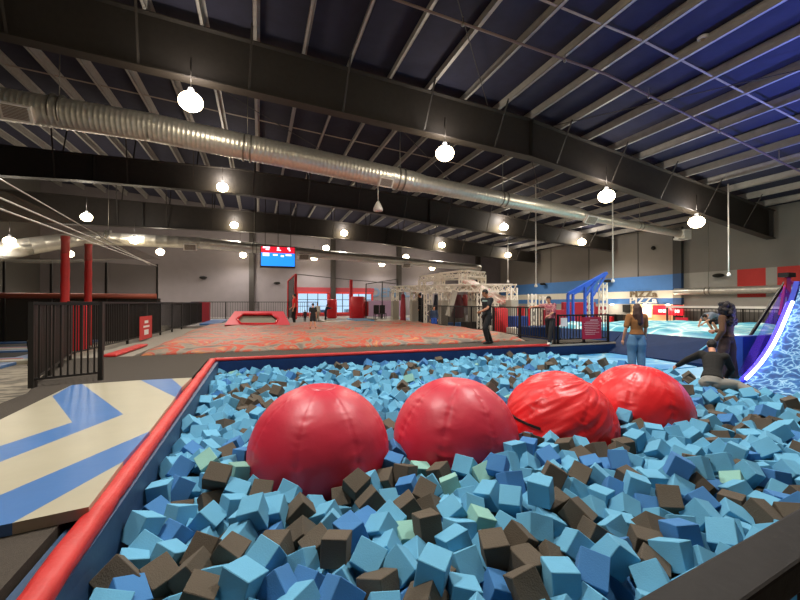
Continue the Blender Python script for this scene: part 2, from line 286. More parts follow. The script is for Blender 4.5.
(1592,9239,-217,94,18,29,0), (-664,7595,-322,-19,14,97,2), (3427,8975,-214,64,45,-62,1), (-560,7125,-298,56,-3,-65,1), (-403,7638,-301,35,-59,64,1), (4238,3419,-283,5,83,39,0),
(937,8578,-244,24,-76,-57,0), (5183,7660,-199,-16,-75,50,0), (7181,8694,-96,-12,-22,-91,0), (553,7223,-250,-54,50,68,0), (7631,4800,-221,-59,37,28,0), (6451,4283,-248,-74,-49,-44,0),
(4363,2854,-310,-16,86,5,0), (1089,8177,-264,-74,-53,-5,0), (4611,8079,-136,-41,-79,-11,0), (-675,4357,-304,73,45,-20,0), (3461,8034,-280,1,-33,76,0), (-61,8451,-252,86,0,-13,1),
(4010,6212,-180,-86,-40,19,1), (-802,9094,-275,50,-49,-18,0), (6751,9014,-138,-58,-29,2,0), (867,8211,-266,-5,-11,47,0), (940,8025,-273,73,-6,-3,0), (7521,8538,-156,-72,-49,11,0),
(323,2452,-431,4,-13,-99,0), (2201,8424,-260,-36,25,63,0), (6240,7616,-246,4,35,87,1), (6846,6978,-214,87,38,33,0), (6829,9740,-165,18,44,-86,1), (4980,3128,-336,5,-58,-80,0),
(1211,8482,-251,1,-59,-80,0), (5547,7487,-269,-86,27,-25,0), (6209,9132,-175,-12,-31,41,0), (2444,6230,-267,-49,75,44,0), (1441,3907,-461,-84,39,-34,0), (5257,3397,-271,2,-9,-95,1),
(1719,5635,-308,-7,-35,-6,0), (1590,7676,-267,5,-43,-62,0), (1684,5837,-283,-40,-13,-69,0), (1819,9661,-210,18,-75,61,1), (2965,9426,-211,8,-86,-41,2), (-796,9740,-244,5,-55,79,0),
(-755,6098,-335,56,-3,13,1), (2509,6749,-304,57,-11,-5,1), (3103,9134,-181,31,-24,-28,0), (4588,6443,-213,39,-39,20,1), (6538,7107,-219,-91,6,-7,0), (-616,8430,-272,25,43,28,2),
(-766,5211,-332,59,-40,-59,0), (4706,7168,-271,0,-66,-40,0), (-294,6105,-334,-37,-53,2,0), (6271,6476,-226,31,-58,47,0), (7443,5327,-188,-74,13,66,0), (7376,3860,-330,-5,-46,6,0),
(4985,7669,-239,89,22,29,0), (1973,6395,-312,-33,-80,-39,0), (1495,6767,-236,-82,-54,2,0), (202,6629,-301,-55,-52,14,0), (6462,7843,-166,-50,-80,32,0), (4425,8879,-248,-73,0,31,0),
(5011,2572,-257,44,27,27,0), (7520,3547,-161,76,-50,-41,0), (7810,4329,-192,33,-6,79,1), (-353,7404,-338,-25,1,6,0), (3951,2630,-252,-35,64,-66,1), (3987,8458,-312,43,63,25,0),
(5983,3691,-308,-5,-100,1,1), (844,3239,-442,34,-76,21,0), (-305,4129,-316,54,-41,61,0), (-325,9740,-262,-49,82,-3,2), (5901,3874,-271,-22,35,90,0), (3445,6915,-172,79,36,-47,1),
(784,9373,-277,-25,-37,-73,0), (-451,3279,-432,-60,73,32,0), (-80,4652,-332,94,18,27,0), (6322,8651,-152,3,67,59,0), (174,9696,-215,29,-79,34,0), (6278,8099,-124,58,-50,13,1),
(4767,2156,-247,57,39,-42,0), (2843,8124,-235,31,-69,53,2), (2198,8981,-213,-61,39,-66,0), (3793,8521,-242,-26,-23,66,0), (7600,5013,-244,-28,-26,37,0), (7731,7079,-216,15,-58,52,0),
(4341,2322,-457,-84,31,32,1), (7993,4833,-294,42,-38,-81,0), (1149,7937,-304,-20,46,-33,0), (3151,2382,-374,-36,59,69,0), (1001,2156,-346,-34,-58,-46,1), (3565,5328,-270,-33,-3,-58,2),
(7050,7538,-199,76,-10,-36,0), (5093,7494,-290,-6,26,95,0), (7193,9024,-201,88,34,34,0), (2023,8897,-245,-35,-67,58,0), (5724,7809,-253,-67,-7,-10,1), (3519,7722,-303,95,-18,7,0),
(3142,8526,-203,-31,-28,-70,0), (6109,3539,-346,-11,62,-39,0), (5959,9350,-160,-12,-86,-24,0), (4939,6490,-261,-15,-87,44,0), (-763,4984,-311,-9,37,-81,0), (7235,4441,-281,-61,-61,11,1),
(-393,7211,-337,48,0,-80,1), (4028,7765,-283,-10,48,27,1), (5094,7152,-283,-31,18,-58,1), (2464,1768,-463,32,39,82,1), (1811,8860,-255,23,33,21,0), (4231,8970,-284,-8,-32,29,0),
(-548,9170,-281,-87,49,-9,0), (4308,6631,-233,-52,17,83,0), (-758,4378,-276,59,-24,17,0), (2472,9205,-268,-12,44,25,1), (4088,6623,-271,-99,8,14,0), (815,7666,-260,42,-4,-91,1),
(3294,2730,-334,17,60,-25,0), (3166,8326,-268,23,-87,-8,1), (1424,3409,-434,3,77,-62,0), (1965,7970,-283,61,-6,20,0), (3495,2561,-294,13,-90,-22,0), (-205,7260,-358,47,-39,-75,0),
(2401,7790,-293,-61,69,-25,0), (3723,7963,-283,-60,60,-36,0), (-520,8799,-283,-32,-30,-13,0), (4688,3389,-291,-12,30,-73,2), (6288,6875,-241,34,76,-56,0), (7226,4241,-301,-71,-52,28,0),
(-445,3657,-445,-37,49,56,0), (-217,6518,-332,-20,81,-7,1), (761,2101,-430,35,-24,78,2), (478,9027,-245,-62,-70,35,0), (2363,8583,-242,15,41,10,0), (4392,6943,-280,71,-28,41,0),
(4572,7313,-252,-19,-87,-23,0), (4795,9740,-288,3,20,-97,0), (5210,6884,-285,12,-92,1,0), (2935,3878,-322,47,-16,67,0), (-794,8298,-254,-64,27,-69,0), (-151,5171,-355,-47,-28,-71,1),
(3552,8669,-297,3,19,-97,1), (-180,3092,-444,17,34,17,1), (341,8545,-262,58,56,6,0), (7740,4030,-300,21,-88,43,0), (5519,7814,-292,-14,90,32,1), (4154,3309,-435,49,40,75,0),
(1357,7841,-332,-30,27,-90,0), (3549,8270,-246,-2,65,73,0), (7234,4001,-308,80,55,-24,0), (5566,8932,-152,87,-37,-29,1), (7522,4552,-280,58,-76,-23,0), (351,9740,-274,25,-87,-37,0),
(-461,9617,-280,-34,60,71,0), (252,8365,-288,53,17,-75,0), (1639,6868,-324,27,4,-42,0), (2180,8023,-289,-93,-11,-25,0), (4305,2448,-313,-15,7,98,1), (5178,9189,-251,78,28,-9,0),
(3433,1504,-288,-19,-72,-40,0), (3489,3114,-310,2,-90,-44,0), (7998,9345,-202,33,-73,50,0), (-346,9188,-296,-59,27,-58,0), (6626,3583,-303,80,17,-31,0), (288,7575,-263,-38,-90,2,0),
(-759,4565,-324,-41,42,-78,0), (2885,7961,-341,-63,75,17,0), (7989,7085,-180,49,66,-46,0), (5812,7217,-276,1,61,-13,0), (65,9137,-256,-30,49,-44,2), (967,9293,-284,60,-49,64,0),
(381,8754,-229,-6,72,55,0), (1384,8955,-277,-97,4,24,2), (4802,9084,-311,-13,96,19,0), (1035,8858,-287,51,62,-29,0), (3786,2751,-333,-49,15,68,0), (3765,8313,-313,20,3,78,1),
(142,9516,-253,-23,19,11,0), (2584,8393,-267,-19,-53,-41,2), (5194,9558,-293,22,-33,13,0), (6472,6817,-275,58,-54,35,0), (-432,5987,-323,-48,46,74,0), (5442,7054,-287,-93,-11,0,0),
(5947,8543,-259,-40,-77,19,0), (845,9015,-302,-50,67,-41,1), (6498,8106,-151,31,25,91,0), (2089,5872,-368,-42,46,-31,0), (1874,6713,-316,-20,-7,40,0), (3864,5567,-324,-36,-76,-28,3),
(4726,7953,-265,-8,-53,-71,0), (6045,7192,-291,94,5,32,0), (7044,4320,-296,-91,-21,1,0), (-236,9536,-281,72,-37,28,0), (4331,6211,-266,53,-77,-35,1), (6151,8816,-222,-64,-50,-54,2),
(7572,8812,-208,-30,60,74,2), (-11,7254,-278,84,-2,-52,1), (1229,9620,-323,51,-60,45,0), (5452,2593,-316,-74,-33,57,0), (1733,8182,-307,-10,-3,-21,0), (3473,7291,-251,-11,26,-84,0),
(6094,5907,-249,28,-92,24,0), (-309,8707,-278,-45,54,-3,0), (5386,9621,-252,29,-92,26,0), (264,8112,-317,1,-42,-89,1), (1925,2180,-407,76,-26,-59,0), (2866,6977,-288,-69,-62,19,0),
(3998,3163,-441,-1,-84,-51,0), (2187,9639,-256,-48,15,76,0), (4679,6953,-279,58,-52,5,1), (1033,9106,-286,-54,22,-78,0), (1546,7477,-313,49,56,-26,0), (4422,7462,-281,8,46,76,1),
(5678,7047,-299,53,23,66,2), (3637,9253,-256,-40,-91,-1,1), (3773,8917,-282,-34,-87,-17,0), (2802,9581,-237,65,-29,46,0), (626,2491,-440,-50,-77,2,0), (1036,9489,-267,-54,-81,14,0),
(3425,9590,-246,11,-95,-19,2), (-477,6930,-265,-15,71,68,0), (1614,6010,-297,-57,-27,17,0), (5620,8784,-265,-10,85,39,0), (5567,7299,-305,18,27,-74,0), (-737,9290,-295,-56,80,9,0),
(785,8612,-352,-43,84,32,1), (2234,8225,-274,83,53,8,1), (5007,9620,-321,76,-39,14,0), (6296,3392,-311,94,3,32,1), (-681,8648,-269,-30,84,-6,0), (-108,8684,-259,5,22,87,0),
(7095,3345,-305,-25,-89,-38,1), (7988,4614,-242,-56,63,-1,0), (2388,8373,-286,40,8,88,0), (-596,8015,-311,88,-19,1,0), (-341,3738,-350,-43,-71,-50,0), (5254,7057,-307,26,17,-92,1),
(5322,7545,-304,-49,-47,-8,0), (7738,5594,-218,-48,44,-33,0), (-624,4180,-425,-39,48,12,1), (-13,6290,-340,56,64,-19,2), (1798,3466,-438,-28,67,-30,2), (3015,7331,-314,-11,-42,-81,0),
(5721,8387,-240,-17,-62,72,1), (4835,7550,-255,-73,25,-23,0), (360,9568,-314,49,-62,22,0), (1818,8535,-247,-79,-60,7,0), (2669,1144,-328,-9,-52,-1,0), (7838,8067,-287,-39,10,-70,0),
(4073,7572,-329,49,-60,-64,0), (4104,8685,-304,99,3,3,0), (2821,7191,-342,-86,5,48,2), (3390,7550,-322,15,-52,-79,2), (5029,6855,-322,-31,50,-80,0), (5765,7448,-287,-56,-30,52,0),
(6009,4046,-257,-93,17,20,2), (-550,9740,-291,49,-58,-25,3), (2794,8406,-271,74,21,27,0), (3672,2874,-434,-50,-39,12,0), (6124,3832,-342,58,-59,37,1), (6616,3028,-262,49,47,58,1),
(4234,7750,-342,-35,-5,-9,0), (4156,8289,-327,-37,9,-18,0), (1452,9728,-253,0,-35,14,0), (3009,7126,-311,-67,-19,-45,2), (4860,6917,-281,-85,48,4,2), (545,8754,-364,-71,-61,8,0),
(1226,9150,-308,-6,78,-6,0), (2092,3305,-286,-71,-45,53,2), (4532,6663,-250,93,32,-4,0), (-807,9532,-310,-22,-39,89,1), (1418,9587,-348,0,-3,41,1), (6820,3112,-279,63,-23,34,1),
(5626,2978,-339,-29,34,-51,0), (3603,6478,-146,-20,-37,70,0), (3824,7544,-268,-19,-89,15,0), (5316,9035,-261,-22,2,23,0), (85,7717,-286,-20,61,-75,0), (6017,9605,-162,11,92,-22,2),
(2396,7331,-263,6,64,-27,0), (6331,6264,-262,52,-65,-55,0), (6873,7345,-263,59,-75,6,2), (7498,6739,-220,-72,-51,-19,0), (78,8261,-346,75,-30,-40,0), (2615,2979,-298,-92,-25,27,0),
(7109,6825,-265,60,-2,77,0), (814,3438,-439,-90,-30,-24,0), (5335,9740,-246,-93,-21,-2,0), (6495,8955,-181,35,-17,28,0), (3300,7930,-334,-35,88,22,0), (7352,7014,-271,-6,-61,-37,2),
(118,6819,-345,97,15,-20,0), (2021,7518,-276,43,-22,-62,2), (3149,8794,-217,31,55,39,1), (-753,3936,-320,17,54,-83,0), (6892,4199,-330,-30,30,88,1), (4266,8769,-319,8,-80,-6,0),
(4731,6754,-259,29,-92,-20,0), (6730,4706,-169,34,-23,26,0), (7900,8240,-303,2,88,4,0), (1626,6188,-285,43,61,49,0), (3636,9484,-236,-18,65,-1,0), (4244,6032,-344,-36,69,-2,2),
(4550,6212,-247,-46,54,63,1), (7575,7777,-312,-29,-87,34,0), (1970,7162,-296,-39,-85,33,0), (6710,4196,-291,15,64,-5,0), (6704,8117,-125,33,66,68,0), (2147,8639,-255,69,70,-19,0),
(6204,8536,-294,26,-76,-30,0), (2086,9336,-241,-62,47,41,0), (1188,2691,-349,-3,-49,-66,0), (2525,6540,-348,-95,-24,17,1), (2771,3331,-314,7,94,33,0), (5906,8362,-316,-47,-11,79,0),
(1290,9740,-304,20,-35,-74,0), (4580,8721,-323,-36,17,-43,1), (5770,8217,-302,-35,34,-79,0), (7798,8445,-304,92,-34,-2,0), (3050,8949,-270,80,-33,-42,0), (5660,2589,-309,11,28,-90,0),
(6734,7148,-275,-63,-28,9,0), (6932,9163,-167,67,-64,-8,1), (5140,9740,-288,-18,-56,59,0), (7500,7135,-256,15,-36,-21,0), (1196,7731,-315,-83,0,52,0), (4935,7306,-329,2,-85,18,0),
(5932,8901,-242,-58,-71,-3,0), (6339,9650,-241,67,-15,62,0), (6397,9117,-251,-79,42,4,0), (7625,4189,-221,-53,49,-23,0), (7973,5231,-267,-17,35,-83,0), (1086,9740,-287,56,65,17,0),
(5564,8429,-299,-31,78,26,0), (-408,9402,-317,-37,77,8,3), (7990,7742,-277,-97,8,24,0), (5111,8080,-251,4,3,-50,0), (6669,7880,-134,-32,-47,-38,0), (2314,6593,-325,-85,25,15,1),
(3930,8782,-285,88,13,-32,2), (6796,7706,-270,83,-45,10,0), (3804,9620,-272,56,-56,54,0), (-237,8532,-291,78,53,21,2), (-153,9132,-310,-58,-40,66,1), (1991,8195,-314,-52,53,-47,0),
(3162,7021,-301,10,37,79,0), (4161,5850,-352,1,-3,-68,0), (7598,5219,-319,35,-29,-82,2), (7996,6108,-183,59,55,15,0), (44,7455,-297,-80,15,-35,1), (4454,7673,-301,-25,-50,-10,0),
(5377,6802,-295,53,-61,35,1), (6364,3037,-320,5,57,67,0), (1575,7264,-304,55,64,30,0), (4188,2486,-451,-14,-79,-33,0), (-717,8861,-295,-15,47,50,0), (1621,6667,-321,10,-97,5,0),
(3192,7210,-313,-78,-35,41,0), (4956,8424,-260,76,-4,57,0), (2064,6561,-351,27,-13,48,0), (1519,3029,-444,-29,-21,54,0), (1831,2789,-493,-51,46,-66,1), (4369,8605,-312,83,-44,-24,0),
(6900,6757,-269,60,-33,24,0), (450,2585,-493,42,19,-39,0), (-790,7740,-387,-4,56,-41,0), (-550,7424,-336,-74,-33,-13,0), (2307,6095,-316,26,-75,-41,0), (-621,9475,-326,-11,37,30,0),
(4236,7299,-294,-50,65,-14,2), (4524,7898,-297,27,76,1,0), (5196,7314,-293,76,19,-59,0), (5377,8752,-191,83,10,20,1), (5788,7622,-314,37,-8,-12,0), (-783,7093,-297,4,88,31,1),
(2393,6987,-369,-34,9,85,0), (3797,7757,-306,-19,34,-15,0), (199,3013,-450,16,-2,93,0), (-742,7307,-320,-28,-58,66,0), (2058,9117,-283,-95,-2,5,0), (2642,9422,-267,80,54,24,0),
(2555,7416,-296,18,-84,15,0), (5942,7382,-309,62,20,63,0), (1777,7572,-265,-56,19,-46,0), (4981,7854,-269,16,1,-1,0), (3604,9740,-281,35,-42,-5,0), (2234,7409,-323,23,15,-84,0),
(2845,9037,-289,80,-17,41,0), (4268,7057,-343,11,29,-80,2), (1748,9299,-326,9,87,23,0), (3793,5746,-307,-31,-55,77,0), (7359,3434,-181,29,-55,66,0), (4972,9180,-328,9,-75,19,0),
(7374,9446,-258,53,55,-19,0), (784,7263,-249,2,-28,6,0), (4737,6321,-268,68,52,25,0), (6077,7991,-279,63,43,15,1), (7996,4348,-276,-59,70,-39,0), (5502,2787,-353,45,-51,40,0),
(6654,6965,-312,-9,54,68,0), (-752,5890,-367,1,-92,-24,0), (-140,7669,-331,16,74,-64,0), (2150,9740,-257,-71,59,24,0), (2336,2741,-323,66,72,-15,0), (4307,8389,-299,-34,3,-31,0),
(5189,2627,-334,-76,-36,48,0), (6926,4715,-275,-6,48,21,0), (7209,9740,-238,7,43,84,0), (4010,6091,-344,39,-9,-89,1), (4287,2638,-327,82,-4,-50,0), (6622,4058,-349,9,-25,89,1),
(3289,9118,-256,-52,-4,-27,0), (3940,7965,-315,55,-24,74,0), (6318,8922,-315,0,47,80,0), (7468,3695,-304,2,26,-88,0), (7702,7936,-302,9,17,47,0), (1824,3262,-429,36,-71,-42,0),
(-111,7071,-339,-34,-27,-85,0), (1649,9076,-291,15,8,90,0), (2330,6388,-328,30,32,-89,0), (5578,8223,-288,-49,-26,80,1), (7337,4614,-262,-90,-6,39,0), (-406,8226,-339,-40,88,-2,0),
(2175,3095,-344,-62,-19,-28,0), (3983,9696,-302,-69,-57,-36,1), (4358,3765,-317,0,56,26,1), (6508,6247,-192,-47,-82,-29,0), (7770,7771,-257,43,-27,-76,0), (-208,9330,-308,33,58,-73,1),
(452,7491,-324,-14,-11,90,0), (834,9579,-293,-88,-39,25,0), (4206,8537,-349,59,0,-65,0), (4795,8764,-293,-23,74,18,0), (5395,7983,-263,-44,-30,-29,0), (5721,3223,-342,-54,20,-82,0),
(753,8047,-329,-56,-34,70,0), (2431,8192,-334,-70,30,-65,0), (6195,6139,-308,-40,-46,18,0), (7351,4973,-276,68,-18,54,0), (674,8257,-342,41,60,-62,0), (1330,4479,-335,-59,-38,-29,0),
(3392,9387,-284,-46,25,-16,0), (4608,9155,-311,15,23,-84,1), (1167,3135,-444,44,-43,77,0), (513,8462,-331,63,67,24,0), (734,9740,-314,-75,-2,21,1), (1558,6437,-312,2,-46,87,0),
(1623,8447,-306,18,96,11,1), (3863,9267,-280,-77,-10,-12,0), (4075,8113,-334,-17,-63,63,0), (5031,8232,-269,4,-9,23,0), (7002,9740,-282,80,-49,24,0), (130,7984,-327,30,-54,55,0),
(6395,9330,-204,-64,-17,-56,0), (7054,7927,-207,27,-67,26,0), (337,2759,-438,12,-98,14,0), (1327,2773,-476,-39,26,-23,2), (456,9374,-311,9,-52,-40,0), (531,6867,-261,-1,90,32,0),
(3731,5190,-287,-17,78,20,0), (3573,9077,-332,-13,26,94,1), (5162,8610,-260,86,48,12,3), (560,9646,-311,57,28,-73,1), (1657,8667,-310,-26,70,-40,0), (1772,4900,-296,-19,37,-85,0),
(3885,8154,-345,16,-80,-56,0), (3935,9473,-308,9,-7,90,0), (4502,8448,-323,25,-86,-17,0), (5534,9740,-252,-54,16,75,0), (7087,9459,-165,23,62,48,1), (7368,7754,-307,-53,-22,74,1),
(1982,1567,-423,74,-43,44,0), (-477,8603,-298,11,78,60,0), (608,7885,-295,-41,-52,-59,0), (2640,7750,-348,-93,35,7,2), (6004,9104,-253,-53,-20,62,0), (6450,6421,-299,-46,-1,85,0),
(5884,5966,-258,74,-57,14,0), (1903,2964,-345,7,49,-30,0), (2875,6768,-293,-13,78,58,0), (4746,8566,-244,-58,53,22,0), (6657,4382,-287,41,35,63,0), (7559,6946,-326,-12,-45,78,0),
(2713,6442,-275,2,-85,-21,0), (3227,7687,-324,-6,-46,88,1), (4960,9740,-330,25,-77,-41,0), (7856,8801,-248,50,24,-83,0), (7768,5120,-276,-41,16,-72,0), (632,9465,-338,72,-52,45,0),
(959,7819,-340,-83,18,-24,0), (2982,8742,-318,32,57,-72,0), (2932,9217,-279,40,-58,66,0), (4246,7513,-362,67,-51,-41,0), (4329,9296,-289,-36,-26,89,0), (-184,8893,-307,-41,18,7,1),
(2662,7269,-294,4,85,13,0), (5135,9377,-350,37,61,-13,0), (6227,7141,-316,95,-7,14,0), (8008,9170,-255,11,39,38,0), (-140,6156,-357,70,44,54,0), (442,7749,-348,98,13,13,1),
(5377,8205,-320,-15,50,71,0), (5852,9252,-259,-79,-44,-35,1), (1954,7771,-371,25,30,-91,0), (6832,3656,-314,-55,41,-9,0), (-369,8982,-311,-24,-70,-32,0), (117,6074,-338,7,6,-1,1),
(5819,8010,-285,-40,-75,-52,0), (6327,7786,-335,-88,4,46,2), (2361,9023,-310,-36,62,48,1), (2382,9683,-306,49,3,-87,0), (6018,6640,-225,-41,53,67,0), (6231,9471,-296,-23,-40,14,0),
(3991,6409,-295,-45,49,69,0), (4407,9094,-319,13,19,4,0), (4358,5853,-267,96,5,17,0), (5810,2916,-451,-16,-77,-20,0), (4919,9347,-335,-55,42,-65,0), (6502,7255,-303,-82,39,31,0),
(7607,9050,-251,-5,-90,-41,0), (2687,9740,-199,-65,-34,-39,1), (5852,2598,-223,-4,-64,-51,0), (6156,7359,-309,-56,-21,80,0), (7213,7634,-263,-24,-39,51,1), (2303,5868,-313,-49,80,-11,0),
(2681,8831,-289,-57,61,12,0), (3552,8856,-360,-82,-4,36,0), (3814,9740,-290,84,-12,39,0), (4727,2827,-307,-39,-61,63,2), (5502,9463,-346,-90,11,5,0), (7229,8829,-261,-15,94,8,1),
(-787,7515,-354,14,-68,-59,0), (3046,7547,-276,41,69,55,1), (3357,8265,-329,40,-53,-71,0), (4758,7339,-291,26,-59,-58,0), (960,2041,-459,-36,-70,24,0), (257,7846,-326,34,-15,47,0),
(2107,7058,-348,-70,-56,44,3), (4437,8092,-296,-9,23,-7,0), (5179,8394,-251,-22,-45,87,0), (1771,7203,-267,-74,57,36,0), (3125,1928,-475,58,-50,-64,0), (6026,8734,-311,-53,82,4,0),
(7229,9229,-310,-26,63,72,0), (2287,2444,-484,46,-87,-10,0), (469,8254,-367,-33,-20,-88,0), (1628,9653,-263,58,9,-23,0), (1868,7378,-311,15,-4,-95,1), (1927,9740,-271,-46,17,66,0),
(2064,6066,-378,-50,-59,59,0), (5381,7245,-325,-34,80,-48,0), (5824,9054,-283,-32,19,75,1), (5748,9740,-294,-16,87,0,0), (7993,8579,-268,25,40,-42,0), (1903,5058,-297,-14,-56,42,0),
(5173,6684,-291,-14,0,53,0), (-467,4049,-478,-66,3,-15,0), (1052,8637,-375,-77,-9,62,0), (1441,8730,-308,68,-6,6,0), (1698,2669,-482,80,53,-1,0), (2153,7268,-367,32,-72,-29,0),
(3671,8145,-360,52,51,49,1), (4215,6426,-281,77,-50,22,0), (4312,7951,-360,37,-77,26,1), (5931,7849,-335,75,54,18,0), (7647,8103,-355,12,60,-72,0), (3364,8680,-343,11,-94,-10,2),
(3743,8703,-333,84,19,1,0), (5395,6108,-96,39,-58,47,0), (6872,9498,-275,5,53,-85,0), (7609,9238,-250,-97,19,-12,2), (7661,9463,-239,52,-45,-4,0), (7991,7283,-240,68,-15,-47,0),
(7819,7401,-298,42,37,52,1), (-793,8149,-450,15,-57,-80,0), (-480,3840,-484,28,69,58,0), (-745,3086,-429,17,92,36,0), (845,8804,-340,-83,-38,9,0), (3596,8476,-327,-70,-54,27,0),
(3846,7331,-328,26,-89,-1,0), (4141,6239,-335,-63,17,66,0), (6393,7013,-277,49,36,-9,0), (6506,7435,-271,94,26,3,0), (6397,7996,-324,-85,36,38,0), (6681,7349,-288,6,47,52,1),
(6875,7533,-304,52,-55,60,0), (7195,9427,-294,68,2,68,0), (7364,8432,-295,-34,-19,-86,0), (4090,7132,-300,11,-1,97,0), (5195,7924,-271,-41,-66,-30,0), (-332,6430,-418,-27,7,41,3),
(-159,3755,-371,-15,28,-10,0), (635,8598,-425,7,95,-11,0), (777,7826,-334,13,-15,98,0), (706,8443,-369,27,-64,70,0), (1354,8238,-300,-14,-37,-44,0), (4651,7749,-318,-43,45,-40,1),
(5079,9007,-300,66,-19,-4,0), (7829,8639,-324,67,-63,-24,2), (2690,6861,-312,-52,52,-44,0), (4521,9411,-341,-94,-31,10,0), (5819,5758,-287,26,-39,-18,0), (6289,5840,-133,38,-92,11,0),
(7239,3682,-301,-45,52,19,0), (7815,4211,-361,-23,88,-4,0), (129,8516,-353,52,77,-28,0), (439,6680,-246,4,76,58,0), (1434,9164,-346,55,36,74,0), (4060,9203,-308,-48,7,27,0),
(4627,9740,-264,-60,43,21,0), (7621,9740,-319,-24,35,-5,0), (7632,7272,-324,83,-13,-46,1), (897,8412,-306,63,-53,-20,0), (1545,8248,-326,37,26,57,0), (2391,7997,-320,86,-14,-48,0),
(4566,3551,-312,2,34,-14,1), (6143,6933,-286,53,48,-66,1), (6446,5961,-168,4,-16,-51,0), (6839,9697,-346,24,93,14,0), (7930,3777,-268,-81,39,26,0), (-372,6850,-445,3,-91,-36,0),
(1821,5547,-431,-44,0,85,0), (3422,1617,-481,81,35,18,0), (6015,2918,-469,-95,-12,22,0), (-768,5500,-362,42,36,61,0), (285,9143,-279,63,-25,62,0), (1750,7992,-335,37,-74,-49,0),
(2340,6784,-385,6,-24,42,1), (2399,8792,-285,-81,14,22,1), (2848,7532,-337,6,-95,-30,0), (3884,7129,-311,-25,-91,22,1), (4431,6392,-290,36,78,51,0), (4614,8961,-332,41,50,49,0),
(4966,2256,-289,-31,91,27,0), (5197,8829,-317,-47,-76,-35,1), (5657,9638,-337,16,-34,88,2), (6176,8228,-266,-28,26,83,0), (7141,7226,-259,-4,-76,9,0), (7351,7244,-265,55,-47,69,0),
(7995,5625,-276,-53,59,-35,2), (-797,8493,-290,-63,77,-2,0), (77,8746,-337,8,-8,74,0), (260,6234,-318,46,68,51,0), (1234,8689,-334,-2,38,86,0), (2673,7056,-360,38,29,87,0),
(2717,9206,-301,69,4,-67,0), (3196,9740,-289,14,60,79,0), (3486,3322,-353,13,70,-48,1), (4333,9504,-277,-5,-73,-68,0), (4724,9322,-359,25,28,-51,0), (5327,7779,-303,25,15,89,0),
(5821,9609,-278,26,40,82,2), (6102,7790,-319,72,60,29,0), (6779,9319,-274,-3,21,33,2), (7316,6817,-324,-22,-74,-12,0), (7413,7980,-314,-41,15,90,0), (7728,8260,-345,-5,-73,6,1),
(-742,2718,-458,59,-36,-69,0), (-726,2924,-469,-19,-31,77,1), (-749,3457,-473,10,70,52,1), (-751,3637,-477,-27,58,4,0), (-753,3869,-452,-56,68,9,0), (-756,4172,-417,-45,69,53,0),
(-758,4424,-422,2,3,-68,0), (-760,4623,-468,25,38,-89,1), (-762,4831,-463,-79,-55,11,0), (-771,5789,-472,-67,39,0,0), (-775,6164,-479,35,18,39,0), (-776,6351,-426,18,-82,0,2),
(-780,6765,-467,41,90,-11,0), (-784,7189,-481,84,13,-49,0), (-786,7394,-503,30,-14,-46,0), (-795,8353,-433,5,-83,-38,0), (-807,9594,-456,-87,-22,-40,0), (-809,9740,-435,68,-51,-52,0),
(-496,2295,-460,26,-53,48,1), (-469,3471,-471,-44,-61,1,0), (-491,4359,-424,6,86,6,0), (-487,6688,-444,27,56,76,0), (-558,7918,-462,-7,21,23,0), (-298,2278,-487,-33,-70,-11,0),
(-266,3454,-505,30,-8,45,0), (-420,4548,-441,-66,50,35,3), (-266,7712,-432,35,-37,3,0), (-73,2297,-434,2,48,65,0), (-71,2537,-422,-74,15,63,0), (-23,2748,-438,-12,-95,29,1),
(-79,3522,-462,61,74,-2,2), (185,2024,-449,72,12,-26,0), (165,2812,-479,58,-27,-75,0), (317,3415,-512,-32,79,-49,0), (167,5538,-455,-33,0,66,0), (372,1995,-435,14,-23,-96,1),
(313,2185,-454,-56,6,-27,0), (539,1909,-435,-75,15,-56,0), (696,2692,-442,26,31,-91,2), (586,2928,-446,-43,-11,86,0), (609,6871,-433,-63,-44,62,0), (947,2947,-440,49,32,42,0),
(1108,2273,-418,62,4,69,0), (1132,2495,-465,-56,-49,-21,0), (1363,1766,-445,-19,55,37,0), (1312,2276,-490,-17,68,-4,0), (1313,2590,-468,28,23,55,0), (1351,3180,-438,-53,4,-65,0),
(1225,3435,-509,10,39,49,0), (1649,4732,-427,-22,27,93,0), (1471,5362,-447,42,38,-38,0), (1867,2563,-458,-59,46,59,2), (1721,2976,-433,-47,50,-43,0), (1958,1360,-434,21,-18,-94,0),
(2101,2256,-470,-3,-60,29,0), (2076,2479,-442,-6,100,-1,0), (2324,2234,-459,11,-51,-82,1), (2193,2666,-471,-64,35,49,0), (2303,3177,-479,-18,67,63,0), (2403,3346,-466,35,23,-90,1),
(2406,1568,-463,3,-78,20,0), (2478,2498,-438,-51,-2,81,0), (2580,3422,-344,-63,47,11,1), (2805,1830,-490,55,30,-57,1), (2960,2134,-482,31,-29,-87,0), (3081,2285,-471,57,6,33,0),
(3034,2508,-441,-93,29,-17,2), (2937,3000,-432,66,17,-69,0), (2997,3207,-447,41,10,-37,0), (3021,3745,-489,-43,56,65,0), (3165,2119,-484,69,-9,-29,0), (3398,1395,-437,54,65,47,0),
(3664,2258,-491,-29,65,15,0), (3828,1527,-488,54,-55,-28,0), (3795,3229,-489,0,53,-23,0), (4127,2285,-499,54,57,-37,2), (4154,2764,-445,-74,27,14,0), (5101,3015,-416,4,26,-86,0),
(5825,2709,-444,-51,-31,-76,0), (-747,3279,-369,-42,45,78,1), (-767,5357,-439,-22,56,-38,0), (-770,5690,-328,62,-27,62,2), (-803,9187,-442,90,9,-37,0), (-805,9395,-451,73,10,34,0),
(-645,2382,-463,-63,54,48,1), (-670,3801,-454,-23,-68,-69,0), (-276,1942,-318,63,-23,-57,0), (-216,2132,-322,57,-8,73,0), (-500,6532,-393,-98,-4,9,0), (20,6795,-457,86,34,-34,0),
